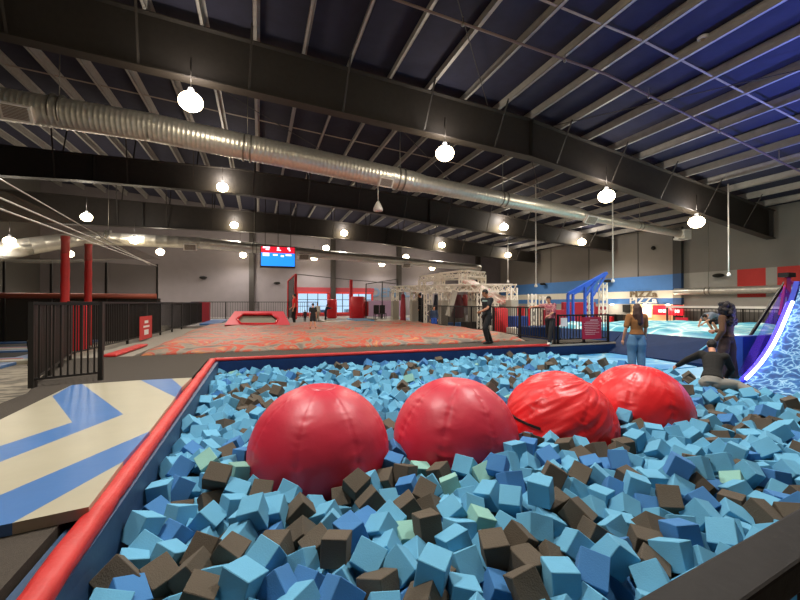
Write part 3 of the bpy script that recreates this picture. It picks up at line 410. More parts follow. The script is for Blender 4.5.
(54,8936,-316,40,74,-52,0), (-47,9612,-283,8,34,61,0), (-43,9740,-335,-43,48,3,1), (145,3523,-430,-38,-62,44,0), (192,5653,-343,56,-43,25,0), (108,5854,-336,-53,82,12,0),
(311,6854,-333,-5,80,-18,0), (457,1644,-320,-12,-53,-80,0), (427,1885,-336,-37,-25,-71,0), (52,4798,-311,-50,-23,58,0), (321,5860,-371,53,9,-76,1), (323,6050,-349,69,42,58,0),
(360,6482,-314,-66,-27,-65,0), (243,7480,-365,18,27,-42,0), (750,3049,-460,57,11,-70,1), (478,6300,-348,13,-11,-56,0), (565,6497,-230,-58,42,35,1), (741,1885,-455,89,14,-23,0),
(753,6537,-360,-98,7,-11,0), (761,6750,-397,8,-33,-94,1), (902,6909,-256,76,30,-56,0), (1152,1642,-425,-37,-39,35,0), (1053,3318,-474,-65,65,35,0), (1123,5991,-254,-32,64,37,0),
(1133,6317,-338,41,20,22,0), (1119,6856,-286,-11,-47,41,0), (1013,7414,-348,11,-25,43,1), (1255,7539,-328,-95,-24,-17,0), (1010,7625,-332,-41,45,8,0), (1446,1427,-362,44,87,-19,2),
(1436,2447,-505,-33,-57,74,1), (1509,4519,-480,-78,62,10,0), (1298,4982,-292,20,-58,48,1), (1296,5181,-222,73,45,52,0), (1264,5646,-272,-24,41,-52,0), (1283,5847,-318,-47,-86,17,1),
(1401,5997,-270,-30,52,70,0), (1250,6146,-278,-14,16,49,0), (1401,6322,-284,-22,-44,-16,0), (1310,6757,-273,-53,71,-37,0), (1323,7041,-338,30,17,-8,0), (1158,7264,-327,24,-4,-93,0),
(1515,1239,-255,94,6,22,0), (1351,3605,-498,17,-43,-34,0), (1496,5020,-361,-51,67,47,1), (1462,5611,-368,-1,84,34,0), (1470,5799,-327,34,-9,92,1), (1597,8880,-295,-34,69,-14,0),
(1612,2824,-480,-81,20,-45,0), (1664,5138,-453,41,72,-45,0), (1905,5383,-391,24,84,34,0), (1845,9068,-315,-57,-36,74,0), (2211,7831,-313,-33,62,3,1), (2416,3056,-385,-51,-76,0,1),
(2609,3305,-465,-78,22,-58,0), (2375,7537,-343,4,83,40,1), (2610,8651,-357,67,-7,-47,0), (2428,9456,-334,-15,71,-20,0), (2540,9740,-330,90,16,21,0), (2750,6049,-308,-73,-60,10,1),
(2930,6182,-305,76,57,-7,1), (2902,6467,-250,-88,30,2,0), (3079,6775,-299,-85,-1,-48,0), (3089,7938,-303,-20,49,-56,2), (2834,9397,-351,30,-53,-40,0), (3332,6269,-343,52,-73,-24,0),
(3126,6391,-329,-53,-14,-72,0), (3272,6640,-363,-35,18,56,0), (3264,6852,-254,50,36,25,0), (3384,1266,-259,53,-13,-13,1), (3530,1354,-370,64,5,-41,1), (3310,5310,-320,-41,68,49,0),
(3487,6049,-277,60,7,-77,0), (3537,6296,-274,63,29,69,0), (3392,6464,-283,-77,-52,36,1), (3380,7098,-318,-52,-76,-30,0), (3350,7293,-363,24,-84,48,0), (3715,2585,-287,57,-61,-49,2),
(3644,5550,-318,-19,-20,-95,0), (3637,5880,-340,-86,40,9,2), (3688,6140,-286,-33,89,-20,0), (3726,6389,-287,-16,42,52,0), (3529,6613,-312,26,-68,31,0), (3633,7559,-365,-17,-28,-89,1),
(4044,5458,-338,-44,-57,-50,2), (3867,6246,-298,-29,94,-13,0), (3983,2428,-450,0,-7,-17,0), (4175,3572,-423,-55,38,-63,0), (4035,5652,-365,-9,-91,17,0), (4451,1621,-272,78,-26,54,1),
(4211,5585,-313,85,10,-50,1), (4382,9690,-295,41,59,-60,0), (4558,3147,-388,74,11,33,0), (4544,7145,-385,-31,-72,38,0), (4915,6091,-273,-23,80,26,0), (4920,8059,-284,70,-64,2,0),
(5089,5915,-218,30,-13,66,1), (5123,6115,-314,74,9,35,0), (4938,6299,-295,2,-63,29,0), (4952,8643,-284,45,24,-67,1), (5191,2244,-317,21,-69,65,0), (5360,6218,-293,22,-31,-74,3),
(5319,9419,-342,-77,55,-24,0), (5504,2389,-264,7,-49,-84,0), (5684,5530,-315,-21,30,-39,0), (5446,8621,-357,42,30,39,0), (5701,2376,-294,-9,-16,75,0), (5679,5911,-242,-32,42,57,0),
(5777,6168,-286,-46,42,-78,1), (5714,6374,-243,85,21,-38,0), (5982,7022,-347,94,-24,-19,0), (6053,2559,-248,28,6,3,1), (6164,2732,-288,-6,-12,13,0), (5892,3049,-358,55,27,6,0),
(5875,6508,-274,29,-93,-10,0), (6064,7544,-353,-67,-55,-35,0), (5972,8179,-334,-15,-31,28,0), (6098,9294,-282,34,-61,3,0), (6272,2554,-280,-39,-40,-73,1), (6415,2835,-322,-60,42,57,1),
(6364,4536,-275,-9,-48,-55,0), (6145,6342,-343,61,-30,73,0), (6119,8956,-338,45,23,-47,0), (6476,3295,-349,13,-29,-91,0), (6366,3908,-398,-59,30,72,0), (6600,4579,-326,-51,77,-18,1),
(6436,6089,-316,30,68,-39,0), (6390,8214,-299,-18,-63,-30,0), (6830,6346,-287,55,-69,34,1), (6828,8779,-289,35,-33,37,0), (6627,9163,-261,35,-6,82,0), (6921,8960,-305,-38,-5,87,0),
(7273,3268,-310,38,-65,-4,0), (7043,3541,-301,-54,-3,58,1), (7374,8665,-305,22,-63,70,0), (7048,9125,-311,8,90,-17,0), (7455,3090,-296,25,42,-54,1), (7470,3296,-248,-33,42,53,0),
(7647,4396,-330,-20,25,35,0), (7331,5502,-276,43,-6,36,0), (7649,3408,-272,47,-86,-4,0), (7581,5397,-372,-2,-2,-86,2), (7769,5942,-293,59,10,39,0), (7714,6636,-284,-45,-84,-15,0),
(7736,6837,-260,26,-77,-46,0), (7564,8424,-325,-86,31,3,0), (8004,3630,-329,-53,72,-11,1), (7840,5752,-290,-15,91,-2,2), (7985,6358,-270,12,-32,-30,0), (8007,6560,-315,-79,53,16,1),
(7905,6725,-221,-65,-29,53,0), (8001,8392,-361,16,-89,27,1), (-708,2270,-293,-43,81,-17,0), (-601,8228,-341,42,87,25,0), (-461,2196,-305,-68,50,5,0), (37,1839,-273,2,-48,-64,1),
(-104,1979,-272,-3,-98,9,1), (-42,8089,-332,-51,79,-16,2), (78,5467,-316,12,85,51,0), (238,1806,-299,66,-70,26,0), (505,3404,-493,-32,53,79,0), (707,1616,-301,-76,-1,-60,2),
(598,1750,-353,-12,92,37,0), (657,6693,-210,13,-7,69,0), (713,7029,-326,-2,-80,-47,0), (639,7411,-341,-28,-59,-30,2), (824,1755,-304,31,-88,32,0), (932,6709,-342,34,-8,-70,0),
(930,7111,-327,-72,45,-52,0), (1012,6527,-259,29,-16,44,0), (1158,6654,-251,64,-12,19,2), (1124,7075,-261,-40,36,75,0), (1309,1335,-255,59,-51,10,0), (1379,5377,-289,-76,-12,-7,1),
(1272,6490,-267,-68,-51,-5,0), (1442,6594,-283,-47,-82,-28,0), (1361,7249,-298,90,-1,43,0), (1646,1406,-316,-56,65,26,0), (1379,4777,-332,-48,47,43,0), (1543,7053,-326,49,25,23,1),
(2036,1239,-313,-46,17,-83,0), (1759,7789,-329,20,-59,78,0), (2020,5230,-251,59,0,31,2), (2154,5630,-412,22,-34,12,1), (2117,1436,-410,12,57,75,0), (2312,5648,-250,-41,9,-25,0),
(2197,7639,-275,31,-21,-2,0), (2543,6091,-300,50,-84,0,0), (2514,5898,-308,-65,21,72,0), (2823,6333,-358,74,42,-38,0), (2899,4543,-118,63,10,-75,0), (3228,4841,-320,0,-23,73,0),
(3158,6228,-272,-39,-15,-67,0), (2696,6251,-263,-27,-73,-42,0), (2871,9740,-316,-11,26,92,0), (3310,5818,-283,-53,-61,-15,0), (3070,6577,-322,72,-15,35,2), (3211,8133,-281,-12,45,-71,0),
(3224,9537,-259,-26,81,20,0), (3435,5493,-312,-41,-4,19,0), (3477,5705,-325,21,-32,-91,0), (3439,6774,-342,-59,-72,-10,0), (3339,8478,-348,26,-71,-62,0), (3752,1421,-263,46,-81,-33,0),
(3640,1583,-302,39,-4,-91,0), (3552,5139,-379,43,73,-53,0), (3604,6858,-333,46,83,28,1), (3697,7076,-283,75,-28,-14,1), (3954,1413,-227,21,32,0,1), (3939,1613,-302,54,1,-61,0),
(4003,2156,-427,-67,21,64,0), (3818,5983,-342,-30,64,-70,0), (3980,6944,-276,38,56,-32,0), (3637,7384,-306,-40,-6,-3,0), (4176,1593,-312,-61,-10,6,1), (4076,1777,-338,30,-64,-61,0),
(4030,2611,-444,-81,17,-23,1), (3998,3455,-462,85,42,-6,0), (4090,6814,-426,-53,-24,-62,0), (4265,8147,-278,-28,-67,68,2), (4343,1801,-299,-60,-10,-60,2), (4416,5647,-262,98,-11,-18,0),
(4544,1793,-310,52,44,-21,0), (4642,1983,-228,16,-80,55,0), (4715,5996,-296,81,43,40,0), (4808,1839,-296,-41,-4,-26,0), (4750,8344,-229,55,60,-23,0), (5000,1917,-236,24,-59,-5,1),
(4947,2070,-286,35,-22,-19,2), (5162,5692,-195,-9,-92,34,0), (5288,5870,-112,-55,-63,-14,0), (5109,6302,-188,-3,-77,23,1), (5133,6480,-331,76,-5,10,3), (4965,8846,-305,-26,-73,-25,1),
(5116,2089,-244,-22,-91,13,0), (5338,2359,-356,-55,-25,11,0), (5394,5665,-293,-17,36,45,2), (5302,6404,-289,22,84,20,0), (5395,9248,-326,62,-56,42,0), (5385,2227,-263,-95,5,-1,0),
(5484,5485,-289,-4,64,63,0), (5611,5708,-286,3,-45,-18,0), (5493,5868,-184,-1,-47,29,0), (5486,6450,-295,92,-1,26,0), (5615,6838,-313,-54,33,-1,0), (5607,8007,-337,-36,-47,55,0),
(5878,2409,-326,85,-23,30,1), (5800,6687,-327,10,97,-20,0), (5830,6906,-319,-26,-47,59,0), (5690,9407,-284,57,-23,-2,0), (5976,9740,-300,-85,36,-32,0), (6049,2378,-346,18,62,-76,1),
(6065,5661,-226,-75,-43,-29,0), (5937,6301,-318,-3,-38,-10,1), (6348,2683,-209,-11,34,-87,0), (6254,4355,-304,-75,-37,-13,2), (6137,6539,-304,9,-96,21,1), (6188,6730,-271,-55,23,77,2),
(6291,8374,-211,-13,-54,-82,0), (6176,9740,-238,79,-17,-59,0), (6570,2811,-149,-36,76,53,0), (6826,4499,-335,-58,-66,-47,0), (6626,5856,-224,73,-25,22,0), (6654,9524,-315,-78,-20,31,0),
(6942,2837,-244,-21,-54,71,0), (7013,5146,-296,13,-74,9,0), (6832,5968,-175,73,46,50,0), (6930,6187,-264,-71,-27,63,0), (7016,6415,-282,-77,16,-14,0), (6933,7158,-288,8,87,35,2),
(7023,8772,-282,66,-28,-26,1), (7350,2919,-275,49,74,7,0), (7223,3077,-318,-61,2,-72,1), (7055,3739,-356,-65,44,36,0), (7200,5157,-332,10,-99,-9,0), (7100,5868,-161,-48,5,70,0),
(7197,6393,-211,-53,16,82,0), (7152,6578,-312,94,31,-7,3), (7246,7424,-319,12,26,87,0), (7200,7842,-287,50,10,-24,1), (7220,8040,-273,29,73,14,1), (7339,8222,-284,24,18,-63,0),
(7341,3163,-164,14,-82,53,0), (7536,5572,-269,-23,67,8,1), (7379,5692,-265,66,-59,-40,0), (7376,6271,-258,13,92,33,0), (7533,6542,-322,56,-70,-20,0), (7475,7597,-342,-3,83,-55,1),
(7414,9740,-306,-41,56,-6,0), (7820,4734,-333,3,9,-12,0), (7625,5774,-247,63,-29,-68,0), (7463,5979,-185,10,66,60,0), (7808,6187,-244,19,46,-87,1), (7678,6458,-212,-47,12,-52,0),
(7838,3297,-254,-82,-21,4,0), (7998,3440,-267,-19,-7,78,0), (7994,5922,-325,30,27,28,0), (7847,6504,-285,-85,29,41,0), (7799,7587,-303,5,-37,-92,1), (8002,7948,-282,22,-77,52,0),
(7994,9700,-273,5,41,30,0),
]
def read_cubes(rows):
    out = []
    for x, y, z, a, b, c, k in rows:
        a, b, c = a/100, b/100, c/100; w = math.sqrt(max(0, 1-a*a-b*b-c*c)); q = Quaternion((w, a, b, c)); q.normalize()
        out.append((x/1000, y/1000, z/1000, q, k))
    return out
# ---------------------------------------------------------------- shell
XR = 25.7; XL = -16.0; YF = 38.2; YB = -7.0
def roof(x):
    if x < 10.1: return 9.62 - .0775*(x+4) if x > -16 else 10.55
    return 8.53 - .156*(x-10.1)
def gable(y, name, win=None):
    mb = MB()
    xs = [XL, -8, 0, 10.1, 18, XR]
    wins = sorted(win or [])
    cuts = sorted(set(xs + [v for w in wins for v in w[:2]]))
    for a, b in zip(cuts, cuts[1:]):
        w = next((w for w in wins if w[0] <= a and b <= w[1]), None)
        if w:
            mb.face([(a, y, -.62), (b, y, -.62), (b, y, w[2]), (a, y, w[2])])
            mb.face([(a, y, w[3]), (b, y, w[3]), (b, y, roof(b)+.6), (a, y, roof(a)+.6)])
        else:
            mb.face([(a, y, -.62), (b, y, -.62), (b, y, roof(b)+.6), (a, y, roof(a)+.6)])
    return struct(mb.build(name, M['wall']))
WZ0, WZ1 = .30, 2.28
wxs = []
for a, b in ((297, 328), (335, 350), (352, 372)):
    wxs.append((at_y(a, 300, YF).x, at_y(b, 300, YF).x))
gable(YF, 'wall_far', [(a, b, WZ0, WZ1) for a, b in wxs])
gable(YB, 'wall_back')
# left wall
mb = MB(); mb.face([(XL, YB, -.62), (XL, YF, -.62), (XL, YF, roof(XL)+.6), (XL, YB, roof(XL)+.6)]); struct(mb.build('wall_left', M['wall_dark']))
# right wall painted in bands: two zones
mb = MB()
YC = 18.3
def band(y0, y1, z0, z1, mi): mb.face([(XR, y0, z0), (XR, y1, z0), (XR, y1, z1), (XR, y0, z1)], mi)
for z0, z1, mi in ((-.62, 1.23, 3), (1.23, 1.63, 1), (1.63, 2.15, 2), (2.15, 3.2, 1), (3.2, 6.9, 0)): band(YC, YF, z0, z1, mi)
ys = [YB, 4, 9.0, 12.9, 13.4, 14.75, YC]
for a, b in zip(ys, ys[1:]):
    red = (a, b) in ((9.0, 12.9), (13.4, 14.75))
    band(a, b, -.62, .8, 5); band(a, b, .8, 1.62, 3); band(a, b, 1.62, 3.2, 4 if red else 3); band(a, b, 3.2, 6.9, 0)
struct(mb.build('wall_right', [mat('upper_wall', '#7d7873', .8, 0, 1, .06), M['blue_p'], M['cream'], M['wall_lite'], M['red_p'], M['wall_dark']]))
# corner pilaster on right wall, in darker tones of the wall bands
mb = MB()
for z0, z1, mi in ((-.6, 1.23, 0), (1.23, 1.63, 1), (1.63, 2.15, 2), (2.15, 3.2, 1), (3.2, 6.2, 0)): mb.bb((XR-.25, YC-.55, z0), (XR-.02, YC, z1), mi=mi)
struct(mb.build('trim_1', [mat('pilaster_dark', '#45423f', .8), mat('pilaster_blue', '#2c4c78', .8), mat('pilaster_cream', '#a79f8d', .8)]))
# wall columns on the far wall
k = 2
for px in (251.5, 333, 399, 478):
    x = at_y(px, 280, YF-.2).x
    mb = MB(); mb.bb((x-.22, YF-.4, -.6), (x+.22, YF-.02, roof(x)+.2)); struct(mb.build('trim_%d' % k, M['steel'])); k += 1
# panel joints on the far wall and right wall
for y in (21, 25.5, 30):
    mb = MB(); mb.bb((XR-.03, y-.04, 3.2), (XR, y+.04, 6.4)); struct(mb.build('trim_%d' % k, M['wall_dark'])); k += 1
# ceiling
mb = MB()
cx = [XL-.5, -8, 0, 10.1, 18, XR+.5]
for a, b in zip(cx, cx[1:]):
    mb.face([(a, YB-.3, roof(a)+.34), (b, YB-.3, roof(b)+.34), (b, YF+.3, roof(b)+.34), (a, YF+.3, roof(a)+.34)])
struct(mb.build('ceiling', M['insul']))
# floors
def tile_floor():
    m = mat('patterned_floor', '#9a8f7c', .6); nt = m.node_tree; b = nt.nodes['Principled BSDF']
    tc = nt.nodes.new('ShaderNodeTexCoord'); mp = nt.nodes.new('ShaderNodeMapping'); mp.inputs['Scale'].default_value = (1, 3, 1); mp.inputs['Rotation'].default_value = (0, 0, .4)
    n = nt.nodes.new('ShaderNodeTexNoise'); n.inputs['Scale'].default_value = 2.2; n.inputs['Detail'].default_value = 4
    r = nt.nodes.new('ShaderNodeValToRGB'); e = r.color_ramp.elements
    e[0].position = .42; e[0].color = srgb('#6e675c'); e[1].position = .56; e[1].color = srgb('#b3a894')
    nt.links.new(tc.outputs['Object'], mp.inputs[0]); nt.links.new(mp.outputs[0], n.inputs['Vector']); nt.links.new(n.outputs['Fac'], r.inputs[0]); nt.links.new(r.outputs[0], b.inputs['Base Color'])
    return m
mb = MB(); mb.face([(XL, YB, -.6), (XR, YB, -.6), (XR, YF, -.6), (XL, YF, -.6)]); fl = mb.build('floor', tile_floor())
struct(fl)
# cut the pit: sunken floor is separate, main floor mesh rebuilt around it
PX0, PX1, PY0, PY1 = -.95, 8.1, .45, 9.9
bm = bmesh.new()
for (x0, y0, x1, y1) in ((XL, YB, PX0, YF), (PX1, YB, XR, YF), (PX0, YB, PX1, PY0), (PX0, PY1, PX1, YF)):
    bm.faces.new([bm.verts.new(p) for p in ((x0, y0, -.6), (x1, y0, -.6), (x1, y1, -.6), (x0, y1, -.6))])
bm.to_mesh(fl.data); bm.free()
mb = MB(); mb.bb((PX0-.1, PY0-.1, -.9), (PX1+.1, PY1+.1, -.70)); struct(mb.build('floor', M['under']))
# raised decks (carpeted)
def deck(pts, z0, z1, m):
    mb = MB(); n = len(pts)
    mb.face([(x, y, z1) for x, y in pts])
    for i in range(n):
        a, b = pts[i], pts[(i+1) % n]; mb.face([(*a, z0), (*b, z0), (*b, z1), (*a, z1)])
    return struct(mb.build('floor', m))
deck([(-3.15, -1.0), (-1.10, -1.0), (-1.10, 10.0), (-1.1, 11.3), (-4.1, 11.3), (-4.1, 10.3), (-3.15, 7.2)], -.6, 0, M['carpet'])
deck([(-1.1, 10.05), (11.2, 10.05), (11.2, 11.3), (-1.1, 11.3)], -.6, 0, M['carpet'])
deck([(-4.35, 11.3), (-2.95, 11.3), (-2.95, 23), (-4.35, 23)], -.6, -.02, mat('deck_left_strip', '#8d8578', .8, 0, 20, .15))
deck([(8.95, 11.3), (9.7, 11.3), (9.7, 23), (8.95, 23)], -.6, -.02, M['carpet'])
deck([(-4.35, 23), (20, 23), (20, 36), (-4.35, 36)], -.6, .1, mat('far_deck', '#8a8480', .8, 0, 4, .15))
deck([(-1.5, -1.2), (9.0, -1.2), (9.0, .30), (-1.5, .22)], -.6, 0, M['carpet'])

# ---------------------------------------------------------------- steel frames
def lerp_prof(prof, x):
    for (x0, z0), (x1, z1) in zip(prof, prof[1:]):
        if x <= x1: return z0+(z1-z0)*(x-x0)/(x1-x0)
    return prof[-1][1]
def frame(y, prof, label, top=None, w=.42):
    root = empty('roof_beam', (XR-1, y, lerp_prof(prof, XR-1)), label, 'roof beam')
    topf = (lambda x: roof(x)-.02) if top is None else (lambda x: lerp_prof(top, x))
    xs = sorted(set([XL]+[p[0] for p in prof if p[0] > XL]+[10.1]+[XR-.3]))
    mb = MB()
    for a, b in zip(xs, xs[1:]):
        za, zb, ta, tb = lerp_prof(prof, a), lerp_prof(prof, b), topf(a), topf(b)
        v = []
        for yy in (y-.02, y+.02): v += [(a, yy, za), (b, yy, zb), (b, yy, tb), (a, yy, ta)]
        mb.face(v[:4]); mb.face(v[4:])
    mb.build('web', M['steel'], root)
    mb = MB()
    for a, b in zip(xs, xs[1:]): mb.bar((a, y, lerp_prof(prof, a)), (b, y, lerp_prof(prof, b)), w, .035)
    mb.build('bottom_flange', M['steel'], root)
    mb = MB()
    for a, b in zip(xs, xs[1:]): mb.bar((a, y, topf(a)), (b, y, topf(b)), w, .03)
    mb.build('top_flange', M['steel'], root)
    mb = MB()
    for x in (-7.5, 10.1, XR-.5):
        mb.bb((x-.03, y-w/2, lerp_prof(prof, x)), (x+.03, y+w/2, topf(x)))
    mb.build('splice_plate', M['black_metal'], root)
    for i in range(13):
        x = -9 + i*2.9
        if x > XR-2: break
        for s in (-1, 1):
            mb = MB(); mb.bar((x, y+s*.15, lerp_prof(prof, x)+.03), (x+.1, y+s*.9, roof(x)+.05), .06, .02)
            mb.build('fly_brace', M['steel'], root)
    mb = MB(); mb.bb((XR-.75, y-.21, -.6), (XR-.1, y-.17, lerp_prof(prof, XR-.5))); mb.bb((XR-.75, y+.17, -.6), (XR-.1, y+.21, lerp_prof(prof, XR-.5)))
    mb.bb((XR-.45, y-.17, -.6), (XR-.4, y+.17, lerp_prof(prof, XR-.5)))
    return root
frame(13.0, [(XL, 8.75), (-6.3, 8.18), (10.1, 7.06), (XR-.3, 4.68)], 'deep dark steel roof beam nearest the camera, spanning the whole top of the view')
frame(22.9, [(XL, 6.9), (-8, 7.15), (-.9, 7.15), (5.6, 6.8), (10.5, 6.3), (XR-.3, 5.25)], 'dark steel roof beam behind the long silver duct, second from the camera', top=[(XL, 8.45), (-8, 8.4), (-.9, 8.45), (10.1, 7.85), (XR, 6.05)], w=.45)
frame(31.6, [(XL, 6.4), (-6, 6.55), (1, 6.65), (8, 6.4), (14, 5.9), (XR-.3, 5.2)], 'dark steel roof beam far back, third from the camera', top=[(XL, 8.4), (-6, 8.2), (1, 8.1), (10.1, 7.6), (XR, 6.05)], w=.45)

# purlins: each runs over the beams the whole length of the hall
def purlin(x):
    z = roof(x)
    mb = MB()
    y0, y1 = YB+.1, YF-.1
    mb.bb((x-.008, y0, z), (x+.008, y1, z+.32))
    mb.bb((x-.10, y0, z), (x+.008, y1, z+.014))
    mb.bb((x-.10, y0, z), (x-.088, y1, z+.035))
    mb.bb((x-.008, y0, z+.31), (x+.10, y1, z+.325))
    for q in (.09, .17, .25): mb.bb((x-.016, y0, z+q), (x+.016, y1, z+q+.018))
    o = mb.build('roof_purlin', M['steel_galv'])
    tag(o, 'long thin galvanised steel purlin running front to back under the dark ceiling', 'purlin', 'roof purlins')
x = 1.36-1.45*12
while x < XR-.3:
    if x > XL+.3: purlin(x)
    x += 1.45
# bridging strap and sprinkler pipe running across under the purlins
def pipe(name, pts, r, m, label, cat):
    mb = MB(); mb.tube(pts, r, 8)
    return mb
root = empty('sprinkler_pipe', (2, 9.3, roof(2)), 'thin brown sprinkler pipe with hangers crossing under the nearest purlins', 'pipe')
pp = [(xx, 9.3, roof(xx)-.16-.035*max(0, (xx-10))) for xx in (-12, -4, 2, 6, 10.1, 14, 18, 22, 25.2)]
MB().tube(pp, .035, 8).build('pipe', mat('brown_pipe', '#6a5750', .5), root)
for i in range(9):
    xx = -9+i*3.4+.5
    mb = MB(); mb.bar((xx, 9.3, roof(xx)-.16-.035*max(0, xx-10)), (xx, 9.3, roof(xx)+.02), .02); mb.ball((xx, 9.3, roof(xx)-.2-.035*max(0, xx-10)), .05, 6)
    mb.build('sprinkler_head', M['galv_seam'], root)
root = MB()
xx = -14.6
while xx < XR-1.6:
    root.bar((xx+.05, 8.0, roof(xx)+.03), (xx+1.4, 8.0, roof(xx+1.4)+.03), .06, .02); xx += 1.45
tag(root.build('bridging_strap', M['grille']), 'flat metal bridging strap crossing the purlins ahead of the nearest beam', 'strap')
root = MB()
xx = -14.6
while xx < XR-1.6:
    root.bar((xx+.05, 18.4, roof(xx)+.03), (xx+1.4, 18.4, roof(xx+1.4)+.03), .08, .02); xx += 1.45
tag(root.build('bridging_strap', M['grille']), 'flat metal bridging strap crossing the purlins beyond the silver duct', 'strap')
for i, (x0, y0, x1, y1) in enumerate(((-4.5, 13.3, 4, 21), (3, 13.3, 12, 22), (10, 13.3, 18.5, 22), (17.5, 0, 11, 12.7), (1.5, 5.0, 8, 12.7))):
    mb = MB(); mb.tube([(x0, y0, roof(x0)-.04), ((x0+x1)/2, (y0+y1)/2, roof((x0+x1)/2)-.12), (x1, y1, roof(x1)-.04)], .014, 6)
    tag(mb.build('bracing_cable', M['steel']), ['thin diagonal bracing cable above the left end of the silver duct', 'thin diagonal bracing cable above the middle of the silver duct', 'thin diagonal bracing cable above the right end of the silver duct', 'thin diagonal bracing cable under the blue-lit ceiling at upper right', 'thin diagonal bracing cable in front of the nearest beam, top centre'][i], 'cable')

# ---------------------------------------------------------------- ducts
def spiral_duct(name, path, label, step=.15, collars=(), vents=(), n=28, caps=()):
    root = empty(name, path[0][0], label, 'duct')
    pts = []; rs = []
    for (p, r), (q, r2) in zip(path, path[1:]):
        p = Vector(p); q = Vector(q); L = (q-p).length; k = max(1, int(L/step))
        for i in range(k):
            t = i/k; c = p.lerp(q, t); rr = r+(r2-r)*t
            pts += [c, c+(q-p)/L*.02]; rs += [rr, rr*1.016]
            pts += [c+(q-p)/L*.04]; rs += [rr]
    pts.append(Vector(path[-1][0])); rs.append(path[-1][1])
    MB().tube(pts, rs, n).build('duct_pipe', M['galv'], root)
    for c, r in collars:
        d = (Vector(path[-1][0])-Vector(path[0][0])).normalized()
        mb = MB()
        for o in (-.12, .12): mb.tube([Vector(c)+d*(o-.03), Vector(c)+d*(o+.03)], r*1.07, n)
        mb.tube([Vector(c)+Vector((0, 0, r)), Vector((c[0], c[1], roof(c[0])+.2))], .015, 6)
        mb.build('collar', M['galv_seam'], root)
    for c, r, w in vents:
        # white framed register on the camera side, low
        c = Vector(c); d = (Vector(path[-1][0])-Vector(path[0][0])).normalized()
        nrm = Vector((0, -.8, -.6)); nrm = (nrm-d*nrm.dot(d)).normalized(); t = d.cross(nrm)
        R = Matrix((d, t, nrm)).transposed()
        f = MB().box(c+nrm*(r*.93), (w, w*.62, .16), R=R).build('vent_frame', M['white'], root)
        mb = MB()
        for i in range(9): mb.box(c+nrm*(r*.93+.085)+t*(w*.62*(-.36+.09*i)), (w*.82, w*.62*.055, .02), R=R)
        g = mb.build('grille', M['grille'], f)
    return root
D1 = [(at_y(-40, 97, 16), .5), (at_y(150, 127, 16), .48), (at_y(410, 181, 16), .45), (at_y(425, 184, 16), .36), (at_y(575, 213, 16), .32), (at_y(590, 217, 16), .22), (at_y(682, 234, 16), .2)]
root = spiral_duct('spiral_duct', D1, 'long silver spiral duct running diagonally across the upper half of the view',
    collars=[(at_y(58, 111, 16), .49), (at_y(247, 148, 16), .47), (at_y(400, 179, 16), .45), (at_y(503, 199, 16), .34), (at_y(640, 226, 16), .21)],
    vents=[(at_y(23, 108, 16), .5, .8), (at_y(384, 178, 16), .45, .6), (at_y(588, 217, 16), .3, .7)])
e = D1[-1][0]
mb = MB(); mb.box(e+Vector((.1, 0, -.05)), (.55, .6, .55)); mb.box(e+Vector((-.5, -.2, -.35)), (.5, .3, .1)); mb.build('end_cap', M['white'], root)
D2 = [(at_y(-60, 262, 27), .62), (at_y(30, 246, 29), .5), (at_y(85, 238, 30), .42), (at_y(200, 243, 30), .38), (at_y(330, 255, 30), .34), (at_y(480, 268, 30), .28)]
spiral_duct('spiral_duct', D2, 'thinner silver duct running across in front of the far wall', step=.6, n=18,
    collars=[(at_y(108, 237, 30), .42), (at_y(254, 248, 30), .37)], vents=[(at_y(190, 244, 30), .4, .8), (at_y(303, 254, 30), .36, .8), (at_y(405, 263, 30), .34, .7)])
D3 = [((XR-.45, YC-.3, 2.02), .21), ((XR-.45, 14, 2.02), .21), ((XR-.45, 6, 2.02), .21)]
spiral_duct('spiral_duct', D3, 'silver duct along the right wall across the red painted panels', step=.9, n=18, collars=[((XR-.45, 16.0, 2.02), .21)])

# ---------------------------------------------------------------- lamps
lamps = [  # px, py, y, label
 (190, 101, 12.6, 'big glowing round ceiling lamp at upper left, under the nearest beam'),
 (445, 153, 12.6, 'glowing round ceiling lamp under the nearest beam, above the middle of the silver duct'),
 (607, 196, 12.6, 'glowing round ceiling lamp above the right part of the silver duct'),
 (697, 222, 12.6, 'glowing round ceiling lamp just beyond the right end of the silver duct'),
 (222, 187, 22.5, 'glowing round ceiling lamp under the second beam, left of centre'),
 (504, 227, 22.5, 'glowing round ceiling lamp just below the silver duct, above the person in black'),
 (582, 242, 22.5, 'glowing round ceiling lamp below the silver duct, above the blue frame'),
 (86, 217, 26.5, 'glowing round ceiling lamp above the two red posts'),
 (234, 225, 31.2, 'small glowing ceiling lamp, uppermost of the three stacked left of the screen'),
 (344, 233, 31.2, 'small glowing ceiling lamp right of the hanging screen, uppermost there'),
 (442, 245, 31.2, 'small glowing ceiling lamp above the white climbing rig'),
 (508, 255, 31.2, 'small glowing ceiling lamp near the far right corner of the hall'),
 (134, 240, 29.3, 'small glowing lamp in front of the far duct, right of the red posts'),
 (160, 252, 34, 'small glowing lamp at the left edge of the far grey wall'),
 (240, 245, 34, 'small glowing ceiling lamp, middle of the three stacked left of the screen'),
 (243, 255, 36.3, 'small glowing ceiling lamp, lowest of the three stacked left of the screen'),
 (326, 248, 34, 'small glowing lamp on the far duct, middle of the three right of the screen'),
 (314, 258, 36.3, 'small glowing lamp just right of the hanging screen, lowest there'),
 (406, 257, 34, 'small glowing lamp at the far duct, above the left end of the rig'),
 (382, 264, 36.3, 'tiny glowing lamp low on the far wall, left of the white rig'),
 (432, 268, 36.3, 'tiny glowing lamp just above the top of the white rig'),
 (9, 241, 27.5, 'glowing lamp at the left edge of the picture, reflected on the duct elbow'),
 (69, 254, 33, 'tiny glowing lamp seen between the two red posts'),
]
cone = None
proto = None
